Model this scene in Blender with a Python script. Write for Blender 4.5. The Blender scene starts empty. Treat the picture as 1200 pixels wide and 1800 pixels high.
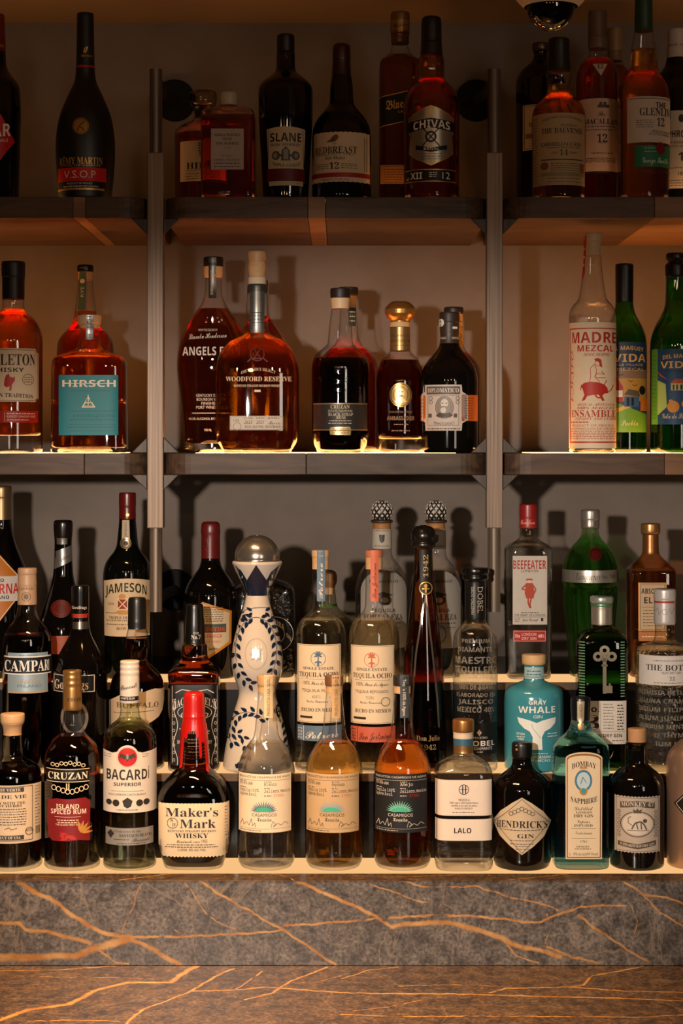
import bpy, bmesh, math, random
import numpy as np
from mathutils import Vector, Matrix

random.seed(7)
SC = bpy.context.scene
COL = SC.collection

# ---------------------------------------------------------------- camera
# measured frame: 1200 x 1800 px, focal length 3280 px, eye level at row 780
F, YH, EYE = 3280.0, 780.0, 1.65
cam = bpy.data.cameras.new('camera')
cam.sensor_fit = 'VERTICAL'
cam.sensor_height = 36.0
cam.sensor_width = 24.0
cam.lens = 36.0 * F / 1800.0
cam.shift_y = -120.0 / 1800.0
cam.clip_start = 0.05
cam_o = bpy.data.objects.new('camera', cam)
cam_o.location = (0, 0, EYE)
cam_o.rotation_euler = (math.pi / 2, 0, 0)
COL.objects.link(cam_o)
SC.camera = cam_o

# ---------------------------------------------------------------- view, cycles light paths
SC.view_settings.view_transform = 'Standard'
SC.view_settings.look = 'None'
SC.view_settings.gamma = 1.0
SC.view_settings.exposure = 0.0
SC.view_settings.use_curve_mapping = False
SC.cycles.max_bounces = 20
SC.cycles.transmission_bounces = 20
SC.cycles.transparent_max_bounces = 32
SC.cycles.diffuse_bounces = 4
SC.cycles.glossy_bounces = 6
SC.cycles.caustics_reflective = False
SC.cycles.caustics_refractive = False
SC.cycles.blur_glossy = 0.3
SC.cycles.sample_clamp_indirect = 4.0
SC.cycles.use_denoising = True

# ---------------------------------------------------------------- world and lights of the room
world = bpy.data.worlds.new('dim_room')
SC.world = world
world.use_nodes = True
bg = world.node_tree.nodes['Background']
bg.inputs[0].default_value = (1.0, 0.72, 0.48, 1)
bg.inputs[1].default_value = 0.014

def area(name, loc, target, sx, sy, power, col, spread=180):
    l = bpy.data.lights.new(name, 'AREA')
    l.shape = 'RECTANGLE'; l.size = sx; l.size_y = sy
    l.energy = power; l.color = col; l.spread = math.radians(spread)
    o = bpy.data.objects.new(name, l)
    o.location = loc
    o.rotation_euler = (Vector(target) - Vector(loc)).to_track_quat('-Z', 'Y').to_euler()
    COL.objects.link(o)
    return o

def spot(name, loc, target, power, col, angle, blend, radius):
    l = bpy.data.lights.new(name, 'SPOT')
    l.energy = power; l.color = col; l.spot_size = math.radians(angle); l.spot_blend = blend
    l.shadow_soft_size = radius
    o = bpy.data.objects.new(name, l)
    o.location = loc
    o.rotation_euler = (Vector(target) - Vector(loc)).to_track_quat('-Z', 'Y').to_euler()
    COL.objects.link(o)
    return o

KEY_COL = (1.0, 0.865, 0.735)
spot('bar_spot', (-0.42, 0.35, EYE + 0.10), (-0.02, 3.0, EYE - 0.375), 250, KEY_COL, 33.6, 0.62, 0.035)
area('counter_downlight', (-0.25, 2.35, EYE + 0.72), (-0.2, 2.45, 0.9), 0.5, 0.08, 11, (1.0, 0.56, 0.22), 75)
area('far_window', (2.6, -3.2, EYE + 0.15), (0, 3, EYE - 0.2), 0.9, 1.5, 26, (1.0, 0.86, 0.72))
for k, (lx, ly, lz) in enumerate(((-1.5, -1.2, .75), (-0.5, -1.6, .72), (.5, -1.4, .78), (1.4, -0.9, .7))):
    l = bpy.data.lights.new('room_pendant', 'POINT'); l.energy = 9; l.color = (1, .66, .36); l.shadow_soft_size = .07
    o = bpy.data.objects.new('room_pendant', l); o.location = (lx, ly, EYE + lz); COL.objects.link(o)

# ---------------------------------------------------------------- helpers: colours and materials
def hexc(h):
    v = [int(h[i:i + 2], 16) / 255 for i in (0, 2, 4)]
    return tuple(c / 12.92 if c <= .04045 else ((c + .055) / 1.055) ** 2.4 for c in v) + (1,)

MATS = {}
def newmat(name):
    m = bpy.data.materials.new(name); m.use_nodes = True
    nt = m.node_tree; nt.nodes.clear()
    out = nt.nodes.new('ShaderNodeOutputMaterial')
    return m, nt, out

def N(nt, typ, **kw):
    n = nt.nodes.new(typ)
    for k, v in kw.items():
        if k in n.inputs.keys() if isinstance(k, str) else False:
            n.inputs[k].default_value = v
        else:
            setattr(n, k, v)
    return n

def pbr(h, rough=.5, metal=0., coat=0., spec=.5, name=None, bump=0., bscale=200., var=0., vscale=30.):
    """plain surface with a procedural grain"""
    key = ('pbr', h, rough, metal, coat, spec, bump, bscale, var, vscale)
    if key in MATS: return MATS[key]
    m, nt, out = newmat(name or 'surface_' + h)
    b = nt.nodes.new('ShaderNodeBsdfPrincipled')
    c = hexc(h)
    b.inputs['Base Color'].default_value = c
    b.inputs['Roughness'].default_value = rough
    b.inputs['Metallic'].default_value = metal
    b.inputs['Coat Weight'].default_value = coat
    b.inputs['Coat Roughness'].default_value = .03
    b.inputs['Specular IOR Level'].default_value = spec
    if var or bump:
        tc = nt.nodes.new('ShaderNodeTexCoord')
        no = nt.nodes.new('ShaderNodeTexNoise'); no.inputs['Scale'].default_value = vscale if var else bscale
        no.inputs['Detail'].default_value = 5
        nt.links.new(tc.outputs['Object'], no.inputs['Vector'])
        if var:
            mx = nt.nodes.new('ShaderNodeMix'); mx.data_type = 'RGBA'
            mx.inputs['A'].default_value = tuple(x * (1 - var) for x in c[:3]) + (1,)
            mx.inputs['B'].default_value = tuple(min(1, x * (1 + var)) for x in c[:3]) + (1,)
            nt.links.new(no.outputs['Fac'], mx.inputs['Factor'])
            nt.links.new(mx.outputs['Result'], b.inputs['Base Color'])
        if bump:
            no2 = nt.nodes.new('ShaderNodeTexNoise'); no2.inputs['Scale'].default_value = bscale
            nt.links.new(tc.outputs['Object'], no2.inputs['Vector'])
            bp = nt.nodes.new('ShaderNodeBump'); bp.inputs['Strength'].default_value = bump; bp.inputs['Distance'].default_value = .002
            nt.links.new(no2.outputs['Fac'], bp.inputs['Height'])
            nt.links.new(bp.outputs['Normal'], b.inputs['Normal'])
    nt.links.new(b.outputs[0], out.inputs[0])
    MATS[key] = m
    return m

def paper(h):
    return pbr(h, .62, spec=.3, var=.05, vscale=120)
def ink(h):
    return pbr(h, .5, spec=.3)
def foil(h):
    return pbr(h, .33, metal=.75, name='foil_' + h)
def opaque(h):
    return pbr(h, .05, spec=.5, name='dark_glass_' + h)

def thin_glass(h='FFFFFF', edge='8A8A80', rough=.015, bump=0., bscale=90.):
    """hollow glass wall: lets light straight through, reflects more at grazing angles"""
    key = ('thin', h, edge, rough, bump, bscale)
    if key in MATS: return MATS[key]
    m, nt, out = newmat('glass_' + h)
    lw = nt.nodes.new('ShaderNodeLayerWeight'); lw.inputs['Blend'].default_value = .5
    p = nt.nodes.new('ShaderNodeMath'); p.operation = 'POWER'; p.inputs[1].default_value = 4.0
    nt.links.new(lw.outputs['Facing'], p.inputs[0])
    ma = nt.nodes.new('ShaderNodeMath'); ma.operation = 'MULTIPLY_ADD'; ma.inputs[1].default_value = .75; ma.inputs[2].default_value = .07
    nt.links.new(p.outputs[0], ma.inputs[0])
    mx = nt.nodes.new('ShaderNodeMix'); mx.data_type = 'RGBA'
    mx.inputs['A'].default_value = hexc(h); mx.inputs['B'].default_value = hexc(edge)
    p2 = nt.nodes.new('ShaderNodeMath'); p2.operation = 'POWER'; p2.inputs[1].default_value = 3.0
    nt.links.new(lw.outputs['Facing'], p2.inputs[0])
    nt.links.new(p2.outputs[0], mx.inputs['Factor'])
    tr = nt.nodes.new('ShaderNodeBsdfTransparent'); nt.links.new(mx.outputs['Result'], tr.inputs[0])
    gl = nt.nodes.new('ShaderNodeBsdfGlossy'); gl.inputs['Roughness'].default_value = rough
    if bump:
        tc = nt.nodes.new('ShaderNodeTexCoord')
        no = nt.nodes.new('ShaderNodeTexNoise'); no.inputs['Scale'].default_value = bscale; no.inputs['Detail'].default_value = 2
        nt.links.new(tc.outputs['Object'], no.inputs['Vector'])
        bp = nt.nodes.new('ShaderNodeBump'); bp.inputs['Strength'].default_value = bump; bp.inputs['Distance'].default_value = .004
        nt.links.new(no.outputs['Fac'], bp.inputs['Height']); nt.links.new(bp.outputs['Normal'], gl.inputs['Normal'])
    ms = nt.nodes.new('ShaderNodeMixShader')
    nt.links.new(ma.outputs[0], ms.inputs[0]); nt.links.new(tr.outputs[0], ms.inputs[1]); nt.links.new(gl.outputs[0], ms.inputs[2])
    nt.links.new(ms.outputs[0], out.inputs[0])
    MATS[key] = m
    return m

def liquid(T=None, L=.08, ior=1.34, bump=0., bscale=90., name='liquid', thru=.3):
    """T: linear colour left of white light after L metres"""
    key = ('liq', T, L, ior, bump, bscale, thru)
    if key in MATS: return MATS[key]
    m, nt, out = newmat(name)
    g = nt.nodes.new('ShaderNodeBsdfGlass'); g.inputs['IOR'].default_value = ior; g.inputs['Roughness'].default_value = 0
    if bump:
        tc = nt.nodes.new('ShaderNodeTexCoord')
        no = nt.nodes.new('ShaderNodeTexNoise'); no.inputs['Scale'].default_value = bscale; no.inputs['Detail'].default_value = 2
        nt.links.new(tc.outputs['Object'], no.inputs['Vector'])
        bp = nt.nodes.new('ShaderNodeBump'); bp.inputs['Strength'].default_value = bump; bp.inputs['Distance'].default_value = .004
        nt.links.new(no.outputs['Fac'], bp.inputs['Height']); nt.links.new(bp.outputs['Normal'], g.inputs['Normal'])
    tr = nt.nodes.new('ShaderNodeBsdfTransparent')
    ms = nt.nodes.new('ShaderNodeMixShader'); ms.inputs[0].default_value = thru
    nt.links.new(g.outputs[0], ms.inputs[1]); nt.links.new(tr.outputs[0], ms.inputs[2])
    nt.links.new(ms.outputs[0], out.inputs[0])
    if T:
        s = [-math.log(max(t, 1e-4)) / L for t in T]
        d = max(s) * 1.02
        v = nt.nodes.new('ShaderNodeVolumeAbsorption')
        v.inputs['Color'].default_value = tuple(1 - x / d for x in s) + (1,)
        v.inputs['Density'].default_value = d
        nt.links.new(v.outputs[0], out.inputs['Volume'])
    MATS[key] = m
    return m

def frosted(h, share):
    key = ('frosted', h, share)
    if key in MATS: return MATS[key]
    m, nt, out = newmat('raised_glass_' + h)
    tr = nt.nodes.new('ShaderNodeBsdfTransparent'); b = nt.nodes.new('ShaderNodeBsdfPrincipled')
    b.inputs['Base Color'].default_value = hexc(h); b.inputs['Roughness'].default_value = .2
    ms = nt.nodes.new('ShaderNodeMixShader'); ms.inputs[0].default_value = share
    nt.links.new(tr.outputs[0], ms.inputs[1]); nt.links.new(b.outputs[0], ms.inputs[2]); nt.links.new(ms.outputs[0], out.inputs[0])
    MATS[key] = m
    return m

def glow(rgb, strength, name='lit_acrylic'):
    m, nt, out = newmat(name)
    e = nt.nodes.new('ShaderNodeEmission'); e.inputs[0].default_value = tuple(rgb) + (1,); e.inputs[1].default_value = strength
    nt.links.new(e.outputs[0], out.inputs[0])
    return m

# ---------------------------------------------------------------- helpers: objects
def tag(o, label=None, cat=None, group=None, kind=None):
    if label: o['label'] = label
    if cat: o['category'] = cat
    if group: o['group'] = group
    if kind: o['kind'] = kind
    return o

SMALL = {'side_ribs', 'painted_leaf', 'painted_stem', 'embossed_pattern', 'raised_lettering', 'ornament', 'wax_drip', 'gold_wire', 'glass_crease'}
def link(name, me, mat=None, parent=None, loc=None):
    o = bpy.data.objects.new(name, me)
    COL.objects.link(o)
    if mat is not None and not me.materials: me.materials.append(mat)
    if parent is not None: o.parent = parent
    if name in SMALL: o['kind'] = 'stuff'
    if loc is not None: o.location = loc
    return o

def empty(name, loc, label, cat, group=None):
    o = bpy.data.objects.new(name, None); COL.objects.link(o)
    o.location = loc; o.empty_display_size = .03
    return tag(o, label, cat, group)

def mesh(name, verts, faces, smooth=None):
    me = bpy.data.meshes.new(name)
    me.from_pydata([tuple(v) for v in verts], [], faces)
    if smooth is not None:
        me.polygons.foreach_set('use_smooth', [True] * len(me.polygons))
        me.set_sharp_from_angle(angle=math.radians(smooth))
    me.update()
    return me

def box_mesh(name, x0, x1, y0, y1, z0, z1, bev=0.):
    bm = bmesh.new()
    bmesh.ops.create_cube(bm, size=1, matrix=Matrix.Translation(((x0 + x1) / 2, (y0 + y1) / 2, (z0 + z1) / 2)) @ Matrix.Diagonal((x1 - x0, y1 - y0, z1 - z0, 1)))
    if bev: bmesh.ops.bevel(bm, geom=bm.edges[:], offset=bev, segments=2, affect='EDGES', profile=.5)
    me = bpy.data.meshes.new(name); bm.to_mesh(me); bm.free()
    return me

def prism_mesh(name, pts, axis, a0, a1, bev=0.):
    """extrude a 2D outline along an axis: axis 'z' takes (x,y), 'y' takes (x,z)"""
    bm = bmesh.new()
    mk = (lambda p, a: (p[0], p[1], a)) if axis == 'z' else (lambda p, a: (p[0], a, p[1]))
    lo = [bm.verts.new(mk(p, a0)) for p in pts]; hi = [bm.verts.new(mk(p, a1)) for p in pts]
    bm.faces.new(lo); bm.faces.new(hi)
    for i in range(len(pts)):
        j = (i + 1) % len(pts)
        bm.faces.new((lo[i], lo[j], hi[j], hi[i]))
    bmesh.ops.recalc_face_normals(bm, faces=bm.faces[:])
    if bev:
        bmesh.ops.bevel(bm, geom=[e for e in bm.edges if e.calc_face_angle(0) > .5], offset=bev, segments=2, affect='EDGES', profile=.5)
    me = bpy.data.meshes.new(name); bm.to_mesh(me); bm.free()
    return me

def tube_mesh(name, pts, r, n=16):
    """round tube along a polyline, closed ends"""
    V, Fc = [], []
    pts = [Vector(p) for p in pts]
    prev = None
    for i, p in enumerate(pts):
        t = (pts[min(i + 1, len(pts) - 1)] - pts[max(i - 1, 0)]).normalized()
        if prev is None:
            a = t.orthogonal().normalized()
        else:
            a = (prev - t * prev.dot(t)).normalized()
        prev = a; b = t.cross(a)
        for k in range(n):
            w = 2 * math.pi * k / n
            V.append(p + (a * math.cos(w) + b * math.sin(w)) * r)
    for i in range(len(pts) - 1):
        for k in range(n):
            Fc.append((i * n + k, i * n + (k + 1) % n, (i + 1) * n + (k + 1) % n, (i + 1) * n + k))
    Fc.append(tuple(range(n))[::-1]); Fc.append(tuple((len(pts) - 1) * n + k for k in range(n)))
    return mesh(name, V, Fc, 40)

def W(x, y, d):
    """point of the world that stands at pixel (x, y) of the measured frame at distance d"""
    return Vector(((x - 600) * d / F, d, EYE + (YH - y) * d / F))

# ---------------------------------------------------------------- bottles
PENDING = []

def fillet(pts, cmax):
    out = [pts[0]]
    for i in range(1, len(pts) - 1):
        a, b, c = (np.array(p[:2], float) for p in pts[i - 1:i + 2])
        l1, l2 = np.linalg.norm(a - b), np.linalg.norm(c - b)
        if l1 < .3 or l2 < .3: out.append(tuple(b)); continue
        r = pts[i][2] if len(pts[i]) > 2 else cmax
        cut1, cut2 = min(.48 * l1, r), min(.48 * l2, r)
        if min(cut1, cut2) < .4: out.append(tuple(b)); continue
        p0, p2 = b + (a - b) / l1 * cut1, b + (c - b) / l2 * cut2
        for t in (0, .25, .5, .75, 1):
            out.append(tuple((1 - t) ** 2 * p0 + 2 * t * (1 - t) * b + t * t * p2))
    out.append(tuple(pts[-1][:2]))
    return out

class Bottle:
    def __init__(s, name, label, cx, z, base, prof, segs=(), sec=None, shell=None, liq=None, group=None,
                 cat='bottle', soft=12., foot=6., body='glass_body', n=None, punt=4.):
        s.cx, s.z, s.base = cx, z, base
        s.k = z / F
        s.X = (cx - 600) * s.k
        s.sec = sec
        yb = YH - base * F / z
        s.yb = yb
        prof = [p for p in prof if p[0] < yb - 2] + [(yb, prof[-1][1])]
        d = fillet(prof, soft)
        d = [(float(y), float(w)) for y, w in d]
        s.dy = np.maximum.accumulate(np.array([p[0] for p in d])); s.dw = np.array([p[1] for p in d])
        s.root = empty(name, (s.X, z, EYE + base), label, cat, group)
        s.n = n or (48 if not sec else 80)
        yg = prof[0][0]
        for sg in segs:
            y0, y1, nm, mt = sg[:4]
            o = link(nm, s.lathe(nm, s.crop(y0, y1), lip=sg[4] if len(sg) > 4 else 1.0), mt, s.root)
            yg = max(yg, y1)
        s.yg = yg
        if shell is not None:
            rows = s.crop(yg, yb)
            rows = s.foot_rows(rows, foot, punt)
            s.glass = link(body, s.lathe(body, rows, lip=.4), shell, s.root)
        if liq:
            lev, mt = liq[0], liq[1]
            gap = liq[2] if len(liq) > 2 else .6
            bot = liq[3] if len(liq) > 3 else 3
            rows = [(y, max(.5, w - gap)) for y, w in s.crop(lev, yb - bot)]
            rows = s.foot_rows(rows, 7, 3)
            s.liq = link('liquid', s.lathe('liquid', rows, lip=0), mt, s.root)

    def hw(s, y): return np.interp(y, s.dy, s.dw)

    def blend(s, y):
        if not s.sec: return np.zeros_like(np.asarray(y, float))
        yb, bl = s.sec[2], (s.sec[3] if len(s.sec) > 3 else 12)
        return np.clip((np.asarray(y, float) - (yb - bl)) / bl, 0, 1)

    def crop(s, y0, y1):
        m = [(float(y), float(w)) for y, w in zip(s.dy, s.dw) if y0 + .05 < y < y1 - .05]
        e = .01
        return [(y0, float(s.hw(y0 + e)))] + m + [(y1, float(s.hw(y1 - e)))]

    def foot_rows(s, rows, r, punt):
        y1, w1 = rows[-1]
        r = min(r, w1 * .5)
        rows = [p for p in rows if p[0] < y1 - r]
        wa = float(np.interp(y1 - r, s.dy, s.dw)) + (w1 - float(s.hw(y1 - .01)))
        for t in (0, .2, .4, .6, .8, 1):
            a = t * math.pi / 2
            rows.append((y1 - r + r * math.sin(a), min(wa, w1 + r) - r + r * math.cos(a)))
        w2 = rows[-1][1]
        rows += [(y1, w2 * .86), (y1 - punt * .7, w2 * .6), (y1 - punt, 0)]
        return rows

    def ring(s, y, w):
        a = np.linspace(0, 2 * np.pi, s.n, endpoint=False)
        if s.sec:
            t = float(s.blend(y)); n = 2 + (s.sec[0] - 2) * t; b = w * (1 - t + t * s.sec[1])
            if n > 2.05:   # even spacing round the corner
                a = a + .0
        else:
            n, b = 2, w
        c, sn = np.cos(a), np.sin(a)
        x = w * np.sign(sn) * np.abs(sn) ** (2 / n); y2 = -b * np.sign(c) * np.abs(c) ** (2 / n)
        return x, y2

    def lathe(s, name, rows, lip=1.0):
        """rows top to bottom (y, half width); closed solid"""
        rows = list(rows)
        if lip and rows[0][1] > lip * 1.5:
            y0, w0 = rows[0]
            rows = [(y0, 0), (y0, w0 - lip), (y0 + lip * .35, w0 - lip * .3)] + [(max(y, y0 + lip), w) if i == 0 else (y, w) for i, (y, w) in enumerate(rows)]
        else:
            rows = [(rows[0][0], 0)] + rows
        if rows[-1][1] > 0: rows.append((rows[-1][0], 0))
        V, Fc, idx = [], [], []
        for y, w in rows:
            h = (YH - y) * s.k - s.base
            if w <= 0:
                idx.append([len(V)]); V.append((0, 0, h))
            else:
                xs, ys = s.ring(y, w * s.k)
                idx.append(list(range(len(V), len(V) + s.n)))
                V += [(float(a), float(b), h) for a, b in zip(xs, ys)]
        for A, B in zip(idx[:-1], idx[1:]):
            if len(A) == 1 and len(B) == 1: continue
            for i in range(s.n):
                j = (i + 1) % s.n
                if len(A) == 1: Fc.append((A[0], B[i], B[j]))
                elif len(B) == 1: Fc.append((A[i], B[0], A[j]))
                else: Fc.append((A[i], B[i], B[j], A[j]))
        return mesh(name, V, Fc, 38)

    def surf(s, x, y, off):
        x = np.asarray(x, float); y = np.asarray(y, float)
        py = y.copy()
        for _ in range(3):
            t = s.blend(py); a = s.hw(py) * s.k
            bd = a * (1 - t + t * (s.sec[1] if s.sec else 1))
            h = (YH - y) * (s.z - bd) / F
            py = YH - h * F / s.z
        n = 2 + ((s.sec[0] if s.sec else 2) - 2) * t
        zs = s.z - bd
        for _ in range(4):
            X = (x - 600) * zs / F - s.X
            q = np.clip(np.abs(X) / a, 0, .9995)
            dep = bd * (1 - q ** n) ** (1 / n)
            zs = s.z - dep
        X = np.sign(X) * q * a
        return np.stack([X * (a + off) / a, -dep * (bd + off) / bd, h - s.base], -1)

    def span(s, x0, x1, y, t):
        """photo x of the fraction t along the curved run from x0 to x1"""
        if float(s.blend(y)) > .5: return x0 + (x1 - x0) * t
        a = float(s.hw(y)) * s.k
        zf = s.z - a
        cxf = 600 + s.X * F / (zf + a * .35)
        A = a * F / (zf + a * .6)
        th0 = math.asin(max(-.99, min(.99, (x0 - cxf) / A))); th1 = math.asin(max(-.99, min(.99, (x1 - cxf) / A)))
        return cxf + A * np.sin(th0 + (th1 - th0) * t)

    def shape_mesh(s, name, polys, off):
        V, Fc = [], []
        for P in polys:
            vs, fs = slice_poly(P, 4.0 if not s.sec else 5.0)
            base = len(V)
            pts = s.surf(vs[:, 0], vs[:, 1], off)
            V += pts.tolist(); Fc += [tuple(i + base for i in f) for f in fs]
        return mesh(name, V, Fc, 60)

    def patch(s, name, polys, mat, off=.0004, parent=None):
        if polys and not isinstance(polys[0], list): polys = [polys]
        return link(name, s.shape_mesh(name, polys, off), mat, parent or s.root)

    def lab(s, shape, mat, prints=(), name='label', off=.0004):
        o = s.patch(name, shape, mat, off)
        for k, pr in enumerate(prints):
            PENDING.append((s, o, pr[0], pr[1], off + .00022 + .00012 * k, pr[2] if len(pr) > 2 else 'lettering'))
        return o

    def ink(s, mat, items, name='lettering', off=.0005):
        PENDING.append((s, s.root, mat, items, off, name))

def slice_poly(P, step):
    xs = [p[0] for p in P]; ys = [p[1] for p in P]
    if max(xs) - min(xs) < 7 and max(ys) - min(ys) < 14:
        return np.array(P, float), [tuple(range(len(P)))]
    bm = bmesh.new()
    f = bm.faces.new([bm.verts.new((p[0], p[1], 0)) for p in P])
    for ax, st, lo, hi in ((0, step, min(xs), max(xs)), (1, 12.0, min(ys), max(ys))):
        c = math.floor(lo / st) * st + st + .013
        while c < hi:
            co = (c, 0, 0) if ax == 0 else (0, c, 0); no = (1, 0, 0) if ax == 0 else (0, 1, 0)
            bmesh.ops.bisect_plane(bm, geom=bm.verts[:] + bm.edges[:] + bm.faces[:], plane_co=co, plane_no=no, dist=1e-4)
            c += st
    bmesh.ops.triangulate(bm, faces=[f for f in bm.faces if len(f.verts) > 4])
    bm.verts.index_update()
    V = np.array([v.co[:2] for v in bm.verts]); Fc = [tuple(v.index for v in f.verts) for f in bm.faces]
    # photo y points down: keep faces turned towards the camera
    bm.free()
    return V, Fc

# shapes in photo pixels
def R(x0, x1, y0, y1): return [(x0, y0), (x0, y1), (x1, y1), (x1, y0)]
def C(x, y, r, r2=None, n=22):
    r2 = r2 or r
    return [(x + r * math.cos(2 * math.pi * i / n), y - r2 * math.sin(2 * math.pi * i / n)) for i in range(n)]
def Ln(pts, w):
    out = []
    for (x0, y0), (x1, y1) in zip(pts[:-1], pts[1:]):
        l = math.hypot(x1 - x0, y1 - y0) or 1; nx, ny = -(y1 - y0) / l * w / 2, (x1 - x0) / l * w / 2
        out.append([(x0 + nx, y0 + ny), (x0 - nx, y0 - ny), (x1 - nx, y1 - ny), (x1 + nx, y1 + ny)])
    return out
def O(x, y, r, w=1., r2=None, n=28):
    r2 = r2 or r
    out = []
    for i in range(n):
        a, b = 2 * math.pi * i / n, 2 * math.pi * (i + 1) / n
        out.append([(x + r * math.cos(a), y + r2 * math.sin(a)), (x + (r - w) * math.cos(a), y + (r2 - w) * math.sin(a)),
                    (x + (r - w) * math.cos(b), y + (r2 - w) * math.sin(b)), (x + r * math.cos(b), y + r2 * math.sin(b))])
    return out
def Fr(x0, x1, y0, y1, w=1.):
    return [R(x0, x1, y0, y0 + w), R(x0, x1, y1 - w, y1), R(x0, x0 + w, y0 + w, y1 - w), R(x1 - w, x1, y0 + w, y1 - w)]
def G(x0, x1, y, h=1.6, seed=1):
    """a row of print too small to read"""
    r = random.Random(int(x0 * 7 + y * 13 + seed)); out = []; x = x0
    while x < x1 - 1:
        w = r.uniform(1.5, 6); w = min(w, x1 - x)
        out.append(R(x, x + w, y - h / 2, y + h / 2)); x += w + r.uniform(.9, 1.6)
    return out
def Gs(x0, x1, y0, y1, n, h=1.4, ragged=0):
    out = []
    for i in range(n):
        y = y0 + (y1 - y0) * i / max(1, n - 1)
        r = random.Random(i * 31 + int(x0)).uniform(0, ragged)
        out += G(x0 + r, x1 - r, y, h)
    return out
def leaf(x, y, ang, l, w):
    c, sn = math.cos(ang), math.sin(ang)
    pts = [(0, 0), (.3, -.5), (.65, -.42), (1, 0), (.65, .42), (.3, .5)]
    return [(x + c * px * l - sn * py * w, y + sn * px * l + c * py * w) for px, py in pts]

SHEAR = {'si': .22, 'sl': .25}
STY = {'sb': (0x1D400, 0x1D41A, 0x1D7CE), 'si': (0x1D468, 0x1D482, 0x1D7CE), 'sl': (0x1D434, 0x1D44E, None), 'sc': (0x1D4D0, 0x1D4EA, None),
       'fr': (0x1D56C, 0x1D586, None), 'mo': (0x1D670, 0x1D68A, 0x1D7F6), 'b': (0x1D5D4, 0x1D5EE, 0x1D7EC)}
def styled(st, t):
    if st not in STY: return t
    U, L, D = STY[st]; o = ''
    for ch in t:
        if 'A' <= ch <= 'Z': o += chr(U + ord(ch) - 65)
        elif 'a' <= ch <= 'z':
            o += chr(L + ord(ch) - 97)
        elif ch.isdigit() and D: o += chr(D + ord(ch) - 48)
        else: o += ch
    return o
class T:
    """a line of writing: style, words, x0..x1, middle row, cap height, arch, vertical"""
    def __init__(s, st, t, x0, x1, y, h, arc=0., vert=0, slope=0.):
        if st == 'b' and h < 6: st = 's'          # small print: the plain face
        s.st, s.t, s.x0, s.x1, s.y, s.h, s.arc, s.vert, s.slope = st, t, x0, x1, y, h, arc, vert, slope

def flush_prints():
    """turn all the writing and marks collected so far into meshes on their labels"""
    keys = {}
    for p in PENDING:
        for it in p[3]:
            if isinstance(it, T): keys[(it.st, it.t)] = None
    for st in {k[0] for k in keys}: keys[(st, 'H')] = None
    objs = {}
    # load every glyph once before the lines are laid out
    warm = bpy.data.curves.new('writing', 'FONT'); warm.body = ''.join(sorted({ch for k in keys for ch in styled(*k)}))
    wo = bpy.data.objects.new('writing', warm); COL.objects.link(wo)
    bpy.context.view_layer.update()
    bpy.data.objects.remove(wo); bpy.data.curves.remove(warm)
    for k in keys:
        c = bpy.data.curves.new('writing', 'FONT'); c.body = styled(*k); c.resolution_u = 2
        c.shear = SHEAR.get(k[0], 0)
        o = bpy.data.objects.new('writing', c); COL.objects.link(o); objs[k] = o
    bpy.context.view_layer.update()
    dg = bpy.context.evaluated_depsgraph_get()
    for k, o in objs.items():
        me = o.evaluated_get(dg).to_mesh()
        v = np.array([q.co[:2] for q in me.vertices]).reshape(-1, 2)
        keys[k] = (v, [tuple(p.vertices) for p in me.polygons])
        o.evaluated_get(dg).to_mesh_clear()
    for o in objs.values():
        c = o.data; bpy.data.objects.remove(o); bpy.data.curves.remove(c)
    for b, parent, mat, items, off, nm in PENDING:
        V, Fc = [], []
        def add(vs, fs):
            base = len(V); V.extend(vs.tolist()); Fc.extend(tuple(i + base for i in f) for f in fs)
        todo = []
        for it in items:
            if isinstance(it, T): todo.append(it)
            elif not it: continue
            elif isinstance(it[0], list): todo += it
            else: todo.append(it)
        for it in todo:
            if not isinstance(it, T):
                vs, fs = slice_poly(it, 4.0)
                add(b.surf(vs[:, 0], vs[:, 1], off), fs); continue
            v, fs = keys[(it.st, it.t)]
            if not len(v): continue
            cap = keys[(it.st, 'H')][0][:, 1].max()
            lo, hi = v[:, 0].min(), v[:, 0].max()
            t = (v[:, 0] - lo) / max(1e-6, hi - lo); u = v[:, 1] / cap
            if it.vert:                       # reads upwards (1) or downwards (-1): x0..x1 is the strip across, y0..y1 in y
                ya, yb = it.y
                if it.vert > 0: px = it.x1 - u * (it.x1 - it.x0); py = yb - t * (yb - ya)
                else: px = it.x0 + u * (it.x1 - it.x0); py = ya + t * (yb - ya)
                add(b.surf(px, py, off), fs); continue
            nl = max(1, len(it.t))
            if abs(it.x1 - it.x0) / nl > 9 and not b.sec:
                bm = bmesh.new(); vv = [bm.verts.new((a, c, 0)) for a, c in zip(t, u)]
                for f in fs:
                    try: bm.faces.new([vv[i] for i in f])
                    except ValueError: pass
                nc = int(abs(it.x1 - it.x0) / 5)
                for i in range(1, nc):
                    bmesh.ops.bisect_plane(bm, geom=bm.verts[:] + bm.edges[:] + bm.faces[:], plane_co=(i / nc, 0, 0), plane_no=(1, 0, 0), dist=1e-5)
                bm.verts.index_update()
                t = np.array([q.co[0] for q in bm.verts]); u = np.array([q.co[1] for q in bm.verts]); fs = [tuple(q.index for q in f.verts) for f in bm.faces]
                bm.free()
            px = b.span(it.x0, it.x1, it.y, t)
            py = it.y + it.h / 2 - u * it.h - it.arc * (1 - (2 * t - 1) ** 2) + it.arc * .5 + it.slope * (t - .5)
            add(b.surf(px, py, off), fs)
        if V: link(nm, mesh(nm, V, Fc), mat, parent)
    PENDING.clear()

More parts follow.
